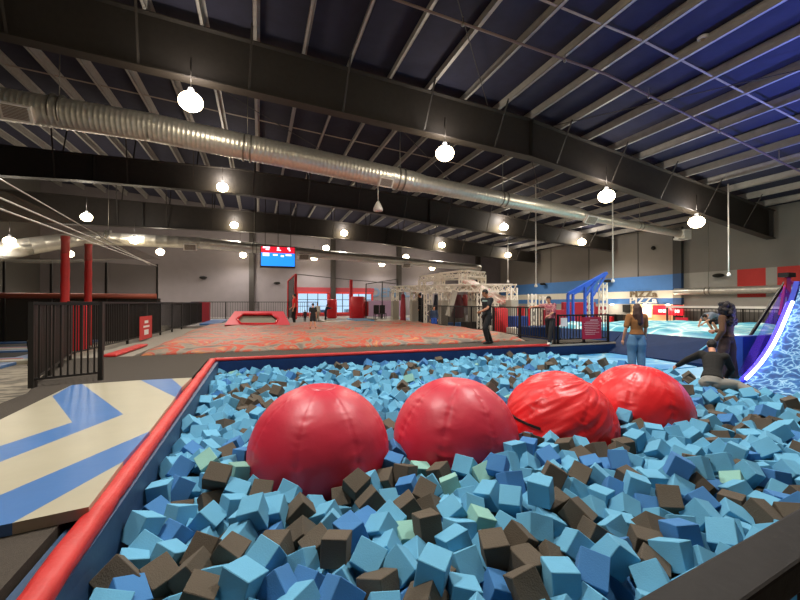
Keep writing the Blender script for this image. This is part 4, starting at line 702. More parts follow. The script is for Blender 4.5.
for i, (px, py, y, lab) in enumerate(lamps):
    p = at_y(px, py, y)
    if proto is None:
        proto = empty('ceiling_lamp', (0, 0, 0))
        mb = MB(); mb.ball((0, 0, 0), .28, 12, (1, 1, .82)); mb.build('lamp_globe', M['lamp'], proto)
        mb = MB(); mb.tube([(0, 0, .14), (0, 0, .22), (0, 0, .34)], [.16, .12, .05], 16); mb.build('lamp_housing', M['steel'], proto)
        mb = MB(); mb.tube([(0, 0, .34), (0, 0, 1.1)], .015, 6); mb.build('hanging_rod', M['steel'], proto)
        o = proto
    else: o = copy_tree(proto)
    o.location = p; s = 1.15 if i < 4 else 1.0; o.scale = (s, s, s)
    tag(o, lab, 'ceiling lamp', 'round ceiling lamps')
    L = bpy.data.lights.new('lamp_light', 'SPOT'); L.energy = LP_MAIN if y < 28 else LP_FAR; L.color = (1, .93, .84); L.shadow_soft_size = .35
    L.spot_size = math.radians(165); L.spot_blend = .6
    lo = bpy.data.objects.new('lamp_light', L); C.objects.link(lo); lo.location = p-Vector((0, 0, .32))
    # upward spill from the dome onto the roof
    L2 = bpy.data.lights.new('lamp_spill', 'POINT'); L2.energy = UPL if y < 28 else UPL*.6; L2.color = (1, .93, .86); L2.shadow_soft_size = .25
    lo = bpy.data.objects.new('lamp_spill', L2); C.objects.link(lo); lo.location = p+Vector((0, 0, .55))
# lamps of the same kind over the camera's own bay, above the frame
for x, y, pw_ in ((-5.5, 2.0, .4), (2.0, 1.5, .08), (9.5, 2.5, .25), (16.5, 3.0, .7), (6, 5.4, 2.0), (-1.5, 5.2, 2.0)):
    L = bpy.data.lights.new('lamp_light', 'SPOT'); L.energy = LP_NEAR*pw_; L.color = (1, .97, .93); L.shadow_soft_size = .3; L.spot_size = math.radians(150); L.spot_blend = .5
    lo = bpy.data.objects.new('lamp_light', L); C.objects.link(lo); lo.location = (x, y, 8.0 if x < 10 else 6.6)
    if True:
        o = copy_tree(proto); o.location = (x, y, 8.3 if x < 10 else 6.9); o.scale = (1.15,)*3
        tag(o, 'round ceiling lamp over the viewing side of the foam pit, above the frame', 'ceiling lamp', 'lamps over the viewing side')
# ---------------------------------------------------------------- foam pit walls
def wobble_roll(path, r, name, m, parent, seed=0, n=14, flat=.75, step=.07):
    """soft stuffed roll with small dents, following a path"""
    pts = [Vector(p) for p in path]; out = []
    for a, b in zip(pts, pts[1:]):
        k = max(1, int((b-a).length/step))
        for i in range(k): out.append(a.lerp(b, i/k))
    out.append(pts[-1])
    bm = bmesh.new(); rings = []
    for i, p in enumerate(out):
        d = (out[min(i+1, len(out)-1)]-out[max(i-1, 0)]).normalized(); x = d.cross(Vector((0, 0, 1))).normalized(); z = x.cross(d)
        rg = []
        for k in range(n):
            t = 2*PI*k/n
            rr = r*(1+.10*noise.noise(Vector((p.x*6+seed, p.y*6, k*.9)))+.12*noise.noise(Vector((p.x*17, p.y*13+seed, k*.5))))
            cx, cz = math.cos(t), math.sin(t)
            cx = math.copysign(abs(cx)**.7, cx); cz = math.copysign(abs(cz)**.7, cz)
            rg.append(bm.verts.new(p+x*cx*rr+z*cz*rr*flat))
        rings.append(rg)
    for a, b in zip(rings, rings[1:]):
        for k in range(n): f = bm.faces.new((a[k], a[(k+1) % n], b[(k+1) % n], b[k])); f.smooth = True
    bm.faces.new(rings[0]); bm.faces.new(rings[-1])
    mb = MB(); mb.bm.free(); mb.bm = bm
    return mb.build(name, m, parent)
def quilted_wall(a, b, z0, z1, th, name, m, parent, nrm, seam=1.2):
    """upholstered wall pad, bulging between seams; th thick towards -nrm"""
    a = Vector(a); b = Vector(b); L = (b-a).length; d = (b-a)/L; nrm = Vector(nrm)
    nx = max(4, int(L/.12)); nz = 6; bm = bmesh.new(); g = []
    for i in range(nx+1):
        s = L*i/nx; row = []
        u = (s % seam)/seam
        for j in range(nz+1):
            v = j/nz; bul = .03*(1-abs(2*u-1)**4)*(1-abs(2*v-1)**4)+.012*noise.noise(Vector((s*3, v*3, 1)))
            p = a+d*s; row.append(bm.verts.new((p.x+nrm.x*bul, p.y+nrm.y*bul, z0+(z1-z0)*v)))
        g.append(row)
    for i in range(nx):
        for j in range(nz): f = bm.faces.new((g[i][j], g[i+1][j], g[i+1][j+1], g[i][j+1])); f.smooth = True
    mb = MB(); mb.bm.free(); mb.bm = bm
    c = (a+b)/2-nrm*(th/2+.005); mb.box((c.x, c.y, (z0+z1)/2), (abs(d.x)*L+abs(nrm.x)*th, abs(d.y)*L+abs(nrm.y)*th, z1-z0))
    return mb.build(name, m, parent)
pw = empty('pit_wall', (PX0, PY1, -.8), 'foam pit side wall padded slate blue with a long red roll on top, left side', 'padded wall')
quilted_wall((PX0+.09, PY0, 0), (PX0, PY1, 0), -.8, -.04, .12, 'wall_pad', M['navy_in'], pw, (1, 0, 0))
wobble_roll([(PX0+.065, PY0-.3, -.01), (PX0+.0, 3.2, -.01), (PX0-.05, PY1+.08, -.01)], .068, 'red_roll', M['red_vinyl'], pw)
pw = empty('pit_wall', (3, PY1, -.8), 'navy padded far wall of the foam pit with a thin red roll on top', 'padded wall')
quilted_wall((PX0, PY1, 0), (PX1+.1, PY1, 0), -.8, -.04, .12, 'wall_pad', M['navy'], pw, (0, -1, 0))
wobble_roll([(PX0-.02, PY1+.07, 0), (PX1+.35, PY1+.07, 0)], .055, 'red_roll', M['red_vinyl'], pw, 5)
pw = empty('pit_wall', (PX1+.2, 7, -.6), 'low side wall of the foam pit under the light blue mats on the right', 'padded wall')
quilted_wall((PX1+.06, 10.0, 0), (PX1+.06, PY0, 0), -.82, -.36, .1, 'wall_pad', M['navy'], pw, (-1, 0, 0))
# navy pad under the ledge right of the pit
pw = empty('ledge_pad', (10, 10, -.6), 'navy padded ledge front below the black fence and red notice, right of the pit corner', 'padded wall')
quilted_wall((PX1+.15, 10.0, 0), (11.2, 10.0, 0), -.6, -.05, .1, 'wall_pad', M['navy'], pw, (0, -1, 0))
MB().bb((PX1+.15, 9.98, -.05), (11.2, 10.35, .0)).build('top_strip', mat('ledge_top', '#9b9080', .7), pw)

# ---------------------------------------------------------------- blue and beige mat
def chevron_mat():
    x0, x1, y0, y1 = -3.0+.35, -1.08, 2.9, 7.35
    root = empty('floor_mat', ((x0+x1)/2, (y0+y1)/2, 0), 'large beige and blue vinyl floor mat with chevron bands, left of the red pit edge', 'mat')
    def poly(pts, m, nm):
        mb = MB(); top = [(x, y, .07) for x, y in pts]; mb.face(top)
        n = len(pts)
        for i in range(n):
            a, b = pts[i], pts[(i+1) % n]; mb.face([(*a, 0.003), (*b, 0.003), (*b, .07), (*a, .07)])
        o = mb.build(nm, m, root, bevel=.012)
        return o
    # pixel corners of the bands, dropped on to the mat plane
    def q(*p): return [(lambda v: (v.x, v.y))(at_z(a, b, .07)) for a, b in p]
    return root, poly, q
root, poly, q = chevron_mat()
B_, W_ = M['blue_v'], M['beige']
poly(q((72, 385), (53, 396), (73, 422), (0, 446), (-60, 464), (-60, 449)), W_, 'beige_panel')
poly(q((72, 385), (83, 384), (124, 414), (0, 462), (-60, 486), (-60, 464), (0, 446), (73, 422), (53, 396)), B_, 'blue_panel')
poly(q((83, 384), (141, 380), (176, 397), (150, 431), (0, 495), (-60, 520), (-60, 486), (0, 462), (124, 414)), W_, 'beige_panel')
poly(q((141, 380), (172, 378.5), (182, 387), (176, 397)), B_, 'blue_panel')
poly(q((172, 378.5), (192, 377.5), (182, 387)), W_, 'beige_panel')
poly(q((150, 431), (124, 461), (14, 522), (0, 525), (-60, 540), (-60, 520), (0, 495)), B_, 'blue_panel')
poly(q((124, 461), (90, 506), (14, 522)), W_, 'beige_panel')

# ---------------------------------------------------------------- balls
def pit_ball(x, R, z, label, m, seed, tilt=(0, 0, 0), gores=8, amp=.010, flat=.97, wr=.012, strap=False, cap=True, diag=0):
    y = 4.15
    root = empty('inflatable_ball', (x, y, z-R), label, 'ball')
    bm = bmesh.new(); nu, nv = 192, 96; rows = []
    for j in range(1, nv):
        ph = PI*j/nv; row = []
        for i in range(nu):
            th = 2*PI*i/nu; u = (th*gores/(2*PI)) % 1; d = min(u, 1-u)
            seam = math.exp(-(d/.045)**2); near = math.exp(-(d/.16)**2)
            s = math.sin(ph)
            r = R*(1-amp*seam*s)
            r += wr*near*s*noise.noise(Vector((th*1.2+seed, ph*24+2*noise.noise(Vector((th*5, ph*3, seed))), seed)))
            r += .006*noise.noise(Vector((math.cos(th)*3*s+seed, math.sin(th)*3*s, ph*3)))
            if diag: r += diag*noise.noise(Vector((th*5+ph*3.5, ph*1.3, seed)))*(.4+.6*s)+diag*.6*noise.noise(Vector((th*14+ph*9, ph*2.2, seed+4)))
            k = math.exp(-(ph/.16)**2); r -= .035*k*R
            v = Vector((r*s*math.cos(th), r*s*math.sin(th), r*math.cos(ph)*flat))
            row.append(bm.verts.new(v))
        rows.append(row)
    for a, b in zip(rows, rows[1:]):
        for i in range(nu): f = bm.faces.new((a[i], a[(i+1) % nu], b[(i+1) % nu], b[i])); f.smooth = True
    bm.faces.new(rows[0]); bm.faces.new(rows[-1])
    T = Matrix.Translation((x, y, z)) @ Matrix.Rotation(tilt[2], 4, 'Z') @ Matrix.Rotation(tilt[0], 4, 'X') @ Matrix.Rotation(tilt[1], 4, 'Y')
    bm.transform(T); mb = MB(); mb.bm.free(); mb.bm = bm
    mb.build('ball_cover', m, root)
    if cap:
        mb = MB(); n = 28
        for k in range(n):
            a, b = 2*PI*k/n, 2*PI*(k+1)/n
            for r0, r1, z0, z1 in ((.155, .13, -.012, .006), (.13, .1, .006, .002), (.1, .0, .002, 0)):
                zz = R*flat*.975
                if r1 == 0: f = mb.face([T@Vector((r0*math.cos(a), r0*math.sin(a), zz+z0)), T@Vector((r0*math.cos(b), r0*math.sin(b), zz+z0)), T@Vector((0, 0, zz+z1))])
                else: f = mb.face([T@Vector((r0*math.cos(a), r0*math.sin(a), zz+z0)), T@Vector((r0*math.cos(b), r0*math.sin(b), zz+z0)), T@Vector((r1*math.cos(b), r1*math.sin(b), zz+z1)), T@Vector((r1*math.cos(a), r1*math.sin(a), zz+z1))])
                f.smooth = True
        mb.build('top_patch', m, root)
    if strap:
        mb = MB(); pr = []
        for t in (-2.35, -2.15, -1.95, -1.75, -1.5, -1.25, -1.02):
            d = Vector((math.sin(t), -math.cos(t), .34-.12*(t+2.35))).normalized()
            pr.append(Vector((x, y, z))+d*(R*1.02))
        for a, b in zip(pr, pr[1:]): mb.bar(a, b, .01, .03, up=(0, 0, 1))
        mb.build('strap', M['black'], root)
    return root
pit_ball(.60, .715, -.24, 'largest red ball half buried in foam cubes, leftmost and nearest the left wall', M['ball'], 1, (0.05, 0, .35), amp=.008)
pit_ball(2.17, .72, -.28, 'red ball with puckered vertical seams, second from the left in the foam pit', M['ball'], 7, (.1, .05, .1), wr=.018, cap=False)
pit_ball(3.68, .70, -.29, 'brighter red wrinkled ball with a black strap on its left side, third in the pit', M['ball2'], 3, (.35, .35, .2), wr=.02, strap=True, cap=False, diag=.022)
pit_ball(5.05, .68, -.24, 'bright red ball with a patch on top, farthest right in the foam pit', M['ball2'], 9, (.08, .12, .5), wr=.02, diag=.008)

# ---------------------------------------------------------------- foam cubes
FC = [mat('light_blue_foam', '#62a4c4', .9, 0, 5, .05, .12, 120), mat('grey_brown_foam', '#574d40', .95, 0, 6, .08, .3, 120),
      mat('medium_blue_foam', '#3f78ae', .9, 0, 5, .05, .12, 120), mat('pale_green_foam', '#85b5a8', .9, 0, 5, .05, .12, 120)]
CN = ['light blue', 'grey brown', 'medium blue', 'pale green']
def cube_mesh(k, var):
    rnd = random.Random(k*10+var)
    bm = bmesh.new(); bmesh.ops.create_cube(bm, size=1)
    for v in bm.verts:
        v.co.x *= .160*(1+rnd.uniform(-.05, .05)); v.co.y *= .160*(1+rnd.uniform(-.05, .05)); v.co.z *= .184*(1+rnd.uniform(-.06, .06))
    if var == 3:   # torn corner
        v = max(bm.verts, key=lambda v: v.co.x+v.co.y+v.co.z); v.co *= .82
    bmesh.ops.bevel(bm, geom=list(bm.edges), offset=.004, segments=1, affect='EDGES')
    me = bpy.data.meshes.new('foam_cube'); bm.to_mesh(me); bm.free(); me.materials.append(FC[k]); return me
CM = [[cube_mesh(k, v) for v in range(4)] for k in range(4)]
rec = read_cubes(CUBES)
def zone(x, y):
    if y > 5.9:
        return 'near the far navy wall' if y > 8 else 'behind the red balls'
    if x < -.2: return 'along the red-capped left wall'
    if x > 6.1: return 'at the right side of the pit'
    if y > 3.15: return 'tucked between the red balls'
    if x < .45 and y < 2.4: return 'at the bottom left of the pit'
    if x < 1.5: return 'in front of the largest red ball'
    if x < 3.1: return 'in front of the second red ball'
    return 'between the third red ball and the dark handrail'
stuff = bmesh.new()
rc = random.Random(5)
count = 0
for i, (x, y, z, q4, k) in enumerate(rec):
    me = CM[k][rc.choice((0, 1, 2, 0, 1, 2, 3))]
    z -= .012*max(0, y-5.5)
    MW = Matrix.Translation((x, y, z)) @ q4.to_matrix().to_4x4()
    if count < 300:
        count += 1
        o = bpy.data.objects.new('foam_cube', me); C.objects.link(o); o.matrix_world = MW
        zn = zone(x, y)
        tag(o, CN[k]+' foam cube '+zn, 'foam cube', CN[k]+' foam cubes '+zn)
    else:
        n0 = len(stuff.verts); f0 = len(stuff.faces)
        stuff.from_mesh(me); stuff.verts.ensure_lookup_table(); stuff.faces.ensure_lookup_table()
        for v in stuff.verts[n0:]: v.co = MW @ v.co
        for f in stuff.faces[f0:]: f.material_index = k
me = bpy.data.meshes.new('foam_cubes'); stuff.to_mesh(me); stuff.free()
for m in FC: me.materials.append(m)
o = bpy.data.objects.new('foam_cube_fill', me); C.objects.link(o)
tag(o, 'mass of smaller-looking blue and brown foam cubes filling the rest of the pit', 'foam cubes', kind='stuff')

# ---------------------------------------------------------------- handrail at lower right
mrail = mat('worn_dark_rail', '#1d1814', .6, 0, 14, .3, .1, 30, spec=.2)
pa, pb = at_z(629, 600, .9), at_z(800, 505, .9)
d = (pb-pa).normalized(); nr = Vector((d.y, -d.x, 0))
s0 = pa-d*.55; s1 = pb+d*1.2
hr = empty('handrail', (s0.x, s0.y, 0), 'dark worn square metal handrail with scuffs, crossing the lower right corner', 'railing')
mb = MB(); mb.bar(s0+nr*.035-Vector((0, 0, .025)), s1+nr*.035-Vector((0, 0, .025)), .07, .05); mb.build('top_rail', mrail, hr, bevel=.005)
mb = MB(); mb.bar(s0+nr*.035-Vector((0, 0, .80)), s1+nr*.035-Vector((0, 0, .80)), .04, .04); mb.build('bottom_rail', mrail, hr)
L = (s1-s0).length; k = 0; t = .08
while t < L:
    p = s0+d*t+nr*.035
    post = (k % 9 == 4)
    w = .05 if post else .018
    mb = MB(); mb.bar((p.x, p.y, 0.0 if post else .12), (p.x, p.y, .85), w)
    mb.build('post' if post else 'baluster', mrail, hr); t += .115; k += 1

# ---------------------------------------------------------------- fences
def fence(a, b, h, label, z=0, sp=.13, post=1.6, r=.011, pw=.06, cat='fence'):
    a = Vector((a[0], a[1], z)); b = Vector((b[0], b[1], z)); L = (b-a).length; d = (b-a)/L
    root = empty('picket_fence', a, label, cat)
    up = Vector((0, 0, 1))
    MB().bar(a+up*(h-.03), b+up*(h-.03), .05, .05).build('top_rail', M['black_metal'], root)
    MB().bar(a+up*.13, b+up*.13, .035, .035).build('bottom_rail', M['black_metal'], root)
    n = max(1, round(L/post))
    for i in range(n+1):
        p = a+d*(L*i/n); MB().bar(p, p+up*h, pw).build('post', M['black_metal'], root)
    k = int(L/sp); mb = MB(); lim = 0
    rest = MB()
    for i in range(1, k):
        p = a+d*(L*i/k)
        if i <= 90: MB().bar(p+up*.13, p+up*(h-.04), r*2).build('picket', M['black_metal'], root)
        else: rest.bar(p+up*.13, p+up*(h-.04), r*2); lim = 1
    if lim: o = rest.build('pickets', M['black_metal'], root); o['kind'] = 'stuff'
    else: rest.bm.free()
    return root
ga, gb = at_z(101, 380, 0), at_z(32, 388, 0)
fence((ga.x, ga.y), (gb.x, gb.y), 1.32, 'black metal fence panel with vertical bars standing at the end of the chevron mat', sp=.085, post=1, pw=.065)
fence((gb.x+.0, gb.y+.08), (-4.05, 11.0), 1.32, 'black picket fence running back from the near panel along the left deck', sp=.10, post=1.2)
f = fence((-4.1, 11.1), (-3.35, 27.5), 1.34, 'long black picket fence running back along the left side of the lava print airbag', sp=.13, post=1.8)
fence((-4.3, 30), (4.2, 30.5), 1.3, 'black picket fence crossing in front of the far wall, left of the red net frame', z=.1, sp=.16, post=2.2)
fence((8.95, 10.3), (9.5, 23.5), 1.17, 'black picket fence between the lava print airbag and the white climbing rig', sp=.14, post=1.9)
fence((9.05, 10.25), (11.15, 10.25), .93, 'short black picket fence on the ledge behind the red notice', sp=.12, post=1.1)
fr = fence((XR-1.2, 18.0), (XR-1.2, 9.6), 1.0, 'black fence with white top along the right wall', sp=.2, post=2.0)
MB().bb((XR-1.3, 9.6, 1.0), (XR-1.1, 18.0, 1.12)).build('white_cap', M['white'], fr)
# red notices
def board(name, c, w, h, rz, label, marks, m=M['red_p'], th=.02, par=None, mm=None):
    root = empty(name, c, label, 'sign'); R = Matrix.Rotation(rz, 3, 'Z'); c = Vector(c)
    sp_ = MB().box(c, (w, th, h), R=R).build('sign_panel', m, root)
    if marks:
        mb = MB()
        for (u, v, a, b) in marks: mb.box(c+R@Vector((u*w, -th/2-.004, v*h)), (a*w, .006, b*h), R=R)
        mb.build('lettering', mm or M['white'], sp_)
    return root
p = at_y(144, 326, 13.2); board('warning_sign', (-3.74, 16.1, .44), 1.3, .80, math.radians(87.4), 'red sign with white marks fixed on the long left fence', [(.0, .25, .3, .12), (0, .05, .5, .08), (0, -.2, .35, .22)])
p = at_y(591, 331, 10.15); board('notice_board', (p.x, 10.12, .48), .80, .72, 0, 'dark red rules board with rows of small white writing, hung on the ledge fence', [(.1, .36, .4, .025), (0, .27, .7, .012), (-.05, .2, .75, .012), (.0, .12, .8, .012), (-.05, .04, .7, .012), (0, -.04, .75, .012), (-.1, -.12, .6, .012), (0, -.2, .75, .012), (-.1, -.28, .5, .012)], mat('dark_red_sign', '#a3203c', .5))

# ---------------------------------------------------------------- lava airbag
lava = ramp_mat('lava_print', [(0, '#4d4038'), (.34, '#6d6057'), (.42, '#857868'), (.48, '#8f7c6a'), (.52, '#b04e32'), (.57, '#b84029'), (.62, '#8c7060'), (.67, '#d07c3c'), (.72, '#6b5850')], 1.5, 'noise', .6, 3.2, 5, stretch=(.55, 1.1, 1), bump=.6)
def airbag(name, x0, x1, y0, y1, z0, h, m, label, step=.33, amp=.12, seed=0, left_taper=None):
    nx = int((x1-x0)/step); ny = int((y1-y0)/step); bm = bmesh.new(); g = []
    for i in range(nx+1):
        row = []
        for j in range(ny+1):
            u, v = i/nx, j/ny
            e = min(1, min(u*(x1-x0), (1-u)*(x1-x0), v*(y1-y0), (1-v)*(y1-y0))/.7); e = math.sin(e*PI/2)
            x = x0+(x1-x0)*u; y = y0+(y1-y0)*v
            z = z0+h*e + amp*e*(noise.noise(Vector((x*1.0+seed, y*1.4, 0)))+.5*abs(math.sin(y*2.1+math.sin(x*1.7)*.8)))
            row.append(bm.verts.new((x, y, z)))
        g.append(row)
    for i in range(nx):
        for j in range(ny): f = bm.faces.new((g[i][j], g[i+1][j], g[i+1][j+1], g[i][j+1])); f.smooth = True
    bor = [g[i][0] for i in range(nx+1)]+[g[nx][j] for j in range(1, ny+1)]+[g[i][ny] for i in range(nx-1, -1, -1)]+[g[0][j] for j in range(ny-1, 0, -1)]
    low = [bm.verts.new((v.co.x, v.co.y, z0-.05)) for v in bor]; n = len(bor)
    for k in range(n): bm.faces.new((bor[k], low[k], low[(k+1) % n], bor[(k+1) % n]))
    bm.faces.new(low)
    mb = MB(); mb.bm.free(); mb.bm = bm
    o = mb.build(name, m); sub = o.modifiers.new('s', 'SUBSURF'); sub.levels = 1; sub.render_levels = 1
    return tag(o, label, 'airbag')
airbag('air_bag', -2.9, 8.9, 11.35, 22.6, -.05, .28, lava, 'wide quilted airbag with grey and orange lava print beyond the foam pit')
water = ramp_mat('water_print', [(0, '#e9f6f2'), (.035, '#b4e2e0'), (.10, '#5fbccb'), (.3, '#2f93b5'), (.6, '#2a86a8')], 1.1, 'vor', .4, 1.4)
airbag('air_bag', 12.4, 21.5, 6.0, 15.2, -.25, .62, water, 'teal water print airbag on the right, in front of the food counter')
MB_ = MB(); MB_.bb((12.3, 5.9, -.6), (21.6, 15.3, -.26)); tag(MB_.build('airbag_base', M['navy']), 'navy base under the teal water print airbag', 'base')
pads = MB(); pads.box((-3.35, 12.6, .03), (.28, 2.6, .06), rz=-.03); 
tag(pads.build('edge_pad', M['red_vinyl'], bevel=.02), 'red pad at the near left corner of the lava print airbag', 'pad')
# mats beyond the lava airbag
for px0, px1, y0, y1, m, lab in ((322, 352, 23.4, 26, M['beige'], 'beige mat lying beyond the lava airbag, in front of the windows'), (372, 402, 23.2, 27, M['beige'], 'beige mat beyond the lava airbag, left of the climbing rig'), (402, 424, 23.2, 27.5, M['blue_v'], 'blue mat beside the beige one at the foot of the climbing rig'), (352, 372, 24.5, 28, M['lt_blue'], 'pale blue mat beyond the lava airbag near the red bag'), (206, 224, 23.4, 29, M['blue_v'], 'blue mat strip beyond the left corner of the lava airbag')):
    xa = at_y(px0, 300, (y0+y1)/2).x; xb = at_y(px1, 300, (y0+y1)/2).x
    tag(MB().bb((xa, y0, .1), (xb, y1, .2)).build('landing_mat', m, bevel=.02), lab, 'mat')

# tilted red framed trampoline
def tilted():
    c0 = [at_y(225, 327, 19.8), at_y(290, 327, 19.8), at_y(283, 313.5, 21.2), at_y(235, 313.5, 21.2)]
    root = empty('rebound_trampoline', (c0[0]+c0[1])/2, 'red padded frame with grey bed, tilted up behind the lava print airbag', 'trampoline')
    up = Vector((0, -.25, .12)); c = sum(c0, Vector())/4
    inner_px = [(241, 326), (237, 321.5), (243, 316.5), (272, 316.5), (278, 321.5), (275, 326)]
    def onp(px, py):
        n = (c0[1]-c0[0]).cross(c0[3]-c0[0]).normalized(); r = ray(px, py); o = Vector((0, 0, H)); return o+r*((c0[0]-o).dot(n)/r.dot(n))
    inn = [onp(*p) for p in inner_px]
    out = [c0[0], (c0[0]+c0[3])/2, c0[3], c0[2], (c0[1]+c0[2])/2, c0[1]]
    mb = MB()
    for i in range(6):
        j = (i+1) % 6
        mb.face([out[i]+up, out[j]+up, inn[j]+up, inn[i]+up]); mb.face([out[i], out[j], out[j]+up, out[i]+up]); mb.face([inn[i], inn[j], inn[j]+up, inn[i]+up])
    mb.build('padded_frame', mat('pink_red_vinyl', '#e0525a', .4), root)
    MB().face([p+up*.5 for p in inn]) if False else None
    mb = MB(); mb.face([p+up*.4 for p in inn]); mb.build('bed', mat('grey_net_bed', '#8d8676', .8), root)
    mb = MB()
    for i in range(6):
        a, b = inn[i]+up*1.05, inn[(i+1) % 6]+up*1.05; mb.tube([a, b], .05, 6)
    mb.build('inner_band', M['red_pad'], root)
    mb = MB()
    for p in (c0[2], c0[3]): mb.bar((p.x, p.y, .0), p, .08)
    mb.build('leg', M['black_metal'], root)
tilted()
# ---------------------------------------------------------------- left net court
for i, (px, y) in enumerate(((65, 17.8), (88, 20.5))):
    p = at_y(px, 270, y); zt = at_y(px, 236 if i == 0 else 244, y).z
    mb = MB(); pts = [(p.x, y, -.6+(zt+.6)*k/14) for k in range(15)]
    mb.tube(pts, [.135+.008*(-1)**k for k in range(15)], 14)
    tag(mb.build('padded_post', M['red_vinyl']), ['taller red padded post at the left, nearer of the two', 'shorter red padded post at the left, right of the taller one'][i], 'post')
YN = 24.2
c1 = at_y(157, 266, YN)
net_l = net_mat('grey_netting', '#8a8578', .38); net_d = net_mat('dark_netting', '#55524c', .5)
root = empty('net_enclosure', (c1.x, YN, -.6), 'grey safety net enclosure with sagging canopy and orange brown pipe at the far left', 'netting')
mb = MB(); mb.face([(-14.5, YN, -.5), (c1.x, YN, -.5), (c1.x, YN, c1.z), (-14.5, YN, 3.7)]); mb.build('rear_net', net_d, root)
zp = at_y(100, 296, YN).z
mb = MB(); mb.tube([(-14.5, YN-.1, zp), (c1.x, YN-.1, zp)], .13, 12); mb.build('padded_pipe', mat('rust_pad', '#a0503a', .6), root)
for px in (157, 106, 51, 4):
    p = at_y(px, 280, YN); MB().bar((p.x, YN, -.6), (p.x, YN, c1.z+.1), .09).build('post', M['black_metal'], root)
# sagging canopy
bm = bmesh.new(); g = []
for i in range(17):
    row = []
    for j in range(17):
        u, v = i/16, j/16; x = -14.5+(c1.x+.2+14.5)*u; y = 9.5+(YN-9.5)*v
        z = 3.6-.75*math.sin(PI*v)*math.sin(PI*u)**.7-.2*math.sin(v*7+u*3)*math.sin(PI*u)
        row.append(bm.verts.new((x-.0*(1-v), y, z)))
    g.append(row)
for i in range(16):
    for j in range(16): f = bm.faces.new((g[i][j], g[i+1][j], g[i+1][j+1], g[i][j+1])); f.smooth = True
mb = MB(); mb.bm.free(); mb.bm = bm; mb.build('canopy_net', net_l, root)
for pa_, ya, pb_ in (((0, 198), 9.0, (150, 263)), ((0, 209), 9.0, (157, 266)), ((45, 205), 13.0, (150, 265))):
    mb = MB(); a = at_y(*pa_, ya); b = at_y(*pb_, YN); a2 = a+(a-b)*.35; mb.tube([a2, a, b], .018, 6); mb.build('edge_cable', M['galv'], root)
# dark padding behind the court and red upright
tag(MB().bb((-14.6, YN+.6, -.6), (c1.x, YN+.8, 1.55)).build('court_pad', mat('black_wall_pad', '#1d1b18', .7)), 'black padded wall along the back of the netted court', 'padded wall')
tag(MB().bb((-9.4, YN-.9, -.6), (-6.2, YN-.75, 1.35)).build('court_pad', mat('black_wall_pad2', '#262420', .7)), 'dark padded barrier seen through the near fence', 'padded wall')
for px, w in ((58, .5), (80, .45)):
    p = at_y(px, 320, 19.2); tag(MB().bb((p.x-w/2, 19.0, -.6), (p.x+w/2, 19.3, 1.2)).build('padded_barrier', M['red_pad'], bevel=.03), ['red padded panel behind the near fence, left one', 'red padded panel behind the near fence, right one'][px > 60], 'pad')
# trampoline rows of the left court
def tramp(x0, x1, y0, y1, lab):
    root = empty('trampoline', ((x0+x1)/2, (y0+y1)/2, -.6), lab, 'trampoline')
    mb = MB()
    w = .45
    mb.bb((x0, y0, -.6), (x1, y0+w, -.5)); mb.bb((x0, y1-w, -.6), (x1, y1, -.5)); mb.bb((x0, y0+w, -.6), (x0+w, y1-w, -.5)); mb.bb((x1-w, y0+w, -.6), (x1, y1-w, -.5))
    mb.build('frame_pad', [M['blue_v']], root, bevel=.02)
    MB().bb((x0+w, y0+w, -.6), (x1-w, y1-w, -.56)).build('bed', M['black'], root)
    MB().bb((x0, y0-.12, -.6), (x1, y0-.005, -.48)).build('red_edge', M['red_vinyl'], root)
tramp(-13.5, -7.0, 12.6, 15.4, 'trampoline with blue and beige pads on the left court, nearest row')
tramp(-13.5, -7.2, 16.2, 19.4, 'trampoline with blue pads on the left court, second row')
tramp(-13.5, -7.4, 20.2, 23.4, 'trampoline with blue pads on the left court, farthest row')
for y, lab in ((15.5, 'first'), (19.5, 'second')): tag(MB().bb((-13.5, y, -.6), (-6.2, y+.6, -.49)).build('walkway_mat', M['beige'], bevel=.02), 'beige walkway pad between trampolines on the left, '+lab+' row', 'mat')

# ---------------------------------------------------------------- hanging screen
p = at_y(278, 257, 27)
root = empty('hanging_screen', (p.x, 27, p.z), 'large hanging display, red top band over bright blue, above the far fence', 'screen')
W2, H2 = 2.2, 1.42
MB().bb((p.x-W2/2, 27, p.z-H2/2), (p.x+W2/2, 27.25, p.z+H2/2)).build('screen_case', M['black_metal'], root, bevel=.02)
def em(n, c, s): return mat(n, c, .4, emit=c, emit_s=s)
MB().bb((p.x-W2/2+.05, 26.98, p.z-H2/2+.12), (p.x+W2/2-.05, 27, p.z+.26)).build('blue_display', em('scr_blue', '#1878e0', 1.6), root)
MB().bb((p.x-W2/2+.05, 26.98, p.z+.26), (p.x+W2/2-.05, 27, p.z+H2/2-.05)).build('red_display', em('scr_red', '#c01228', 1.3), root)
wm = em('scr_white', '#dfe9ff', 1.5)
for u, v, a, b in ((-.33, .42, .20, .07), (-.30, .33, .1, .05), (0, .40, .06, .09), (.02, .31, .12, .04), (.30, .41, .07, .08), (.33, .32, .05, .06), (-.34, .1, .18, .14), (-.08, .09, .13, .07), (.12, .05, .09, .08), (.30, .1, .17, .07)):
    MB().box((p.x+u*W2, 26.97, p.z+v*H2), (a*W2, .01, b*H2)).build('display_text', wm, root)
for s in (-.8, 0, .8):
    MB().bar((p.x+s, 27.1, p.z+H2/2), (p.x+s, 27.1, roof(p.x+s)), .05).build('hanger', M['steel'], root)

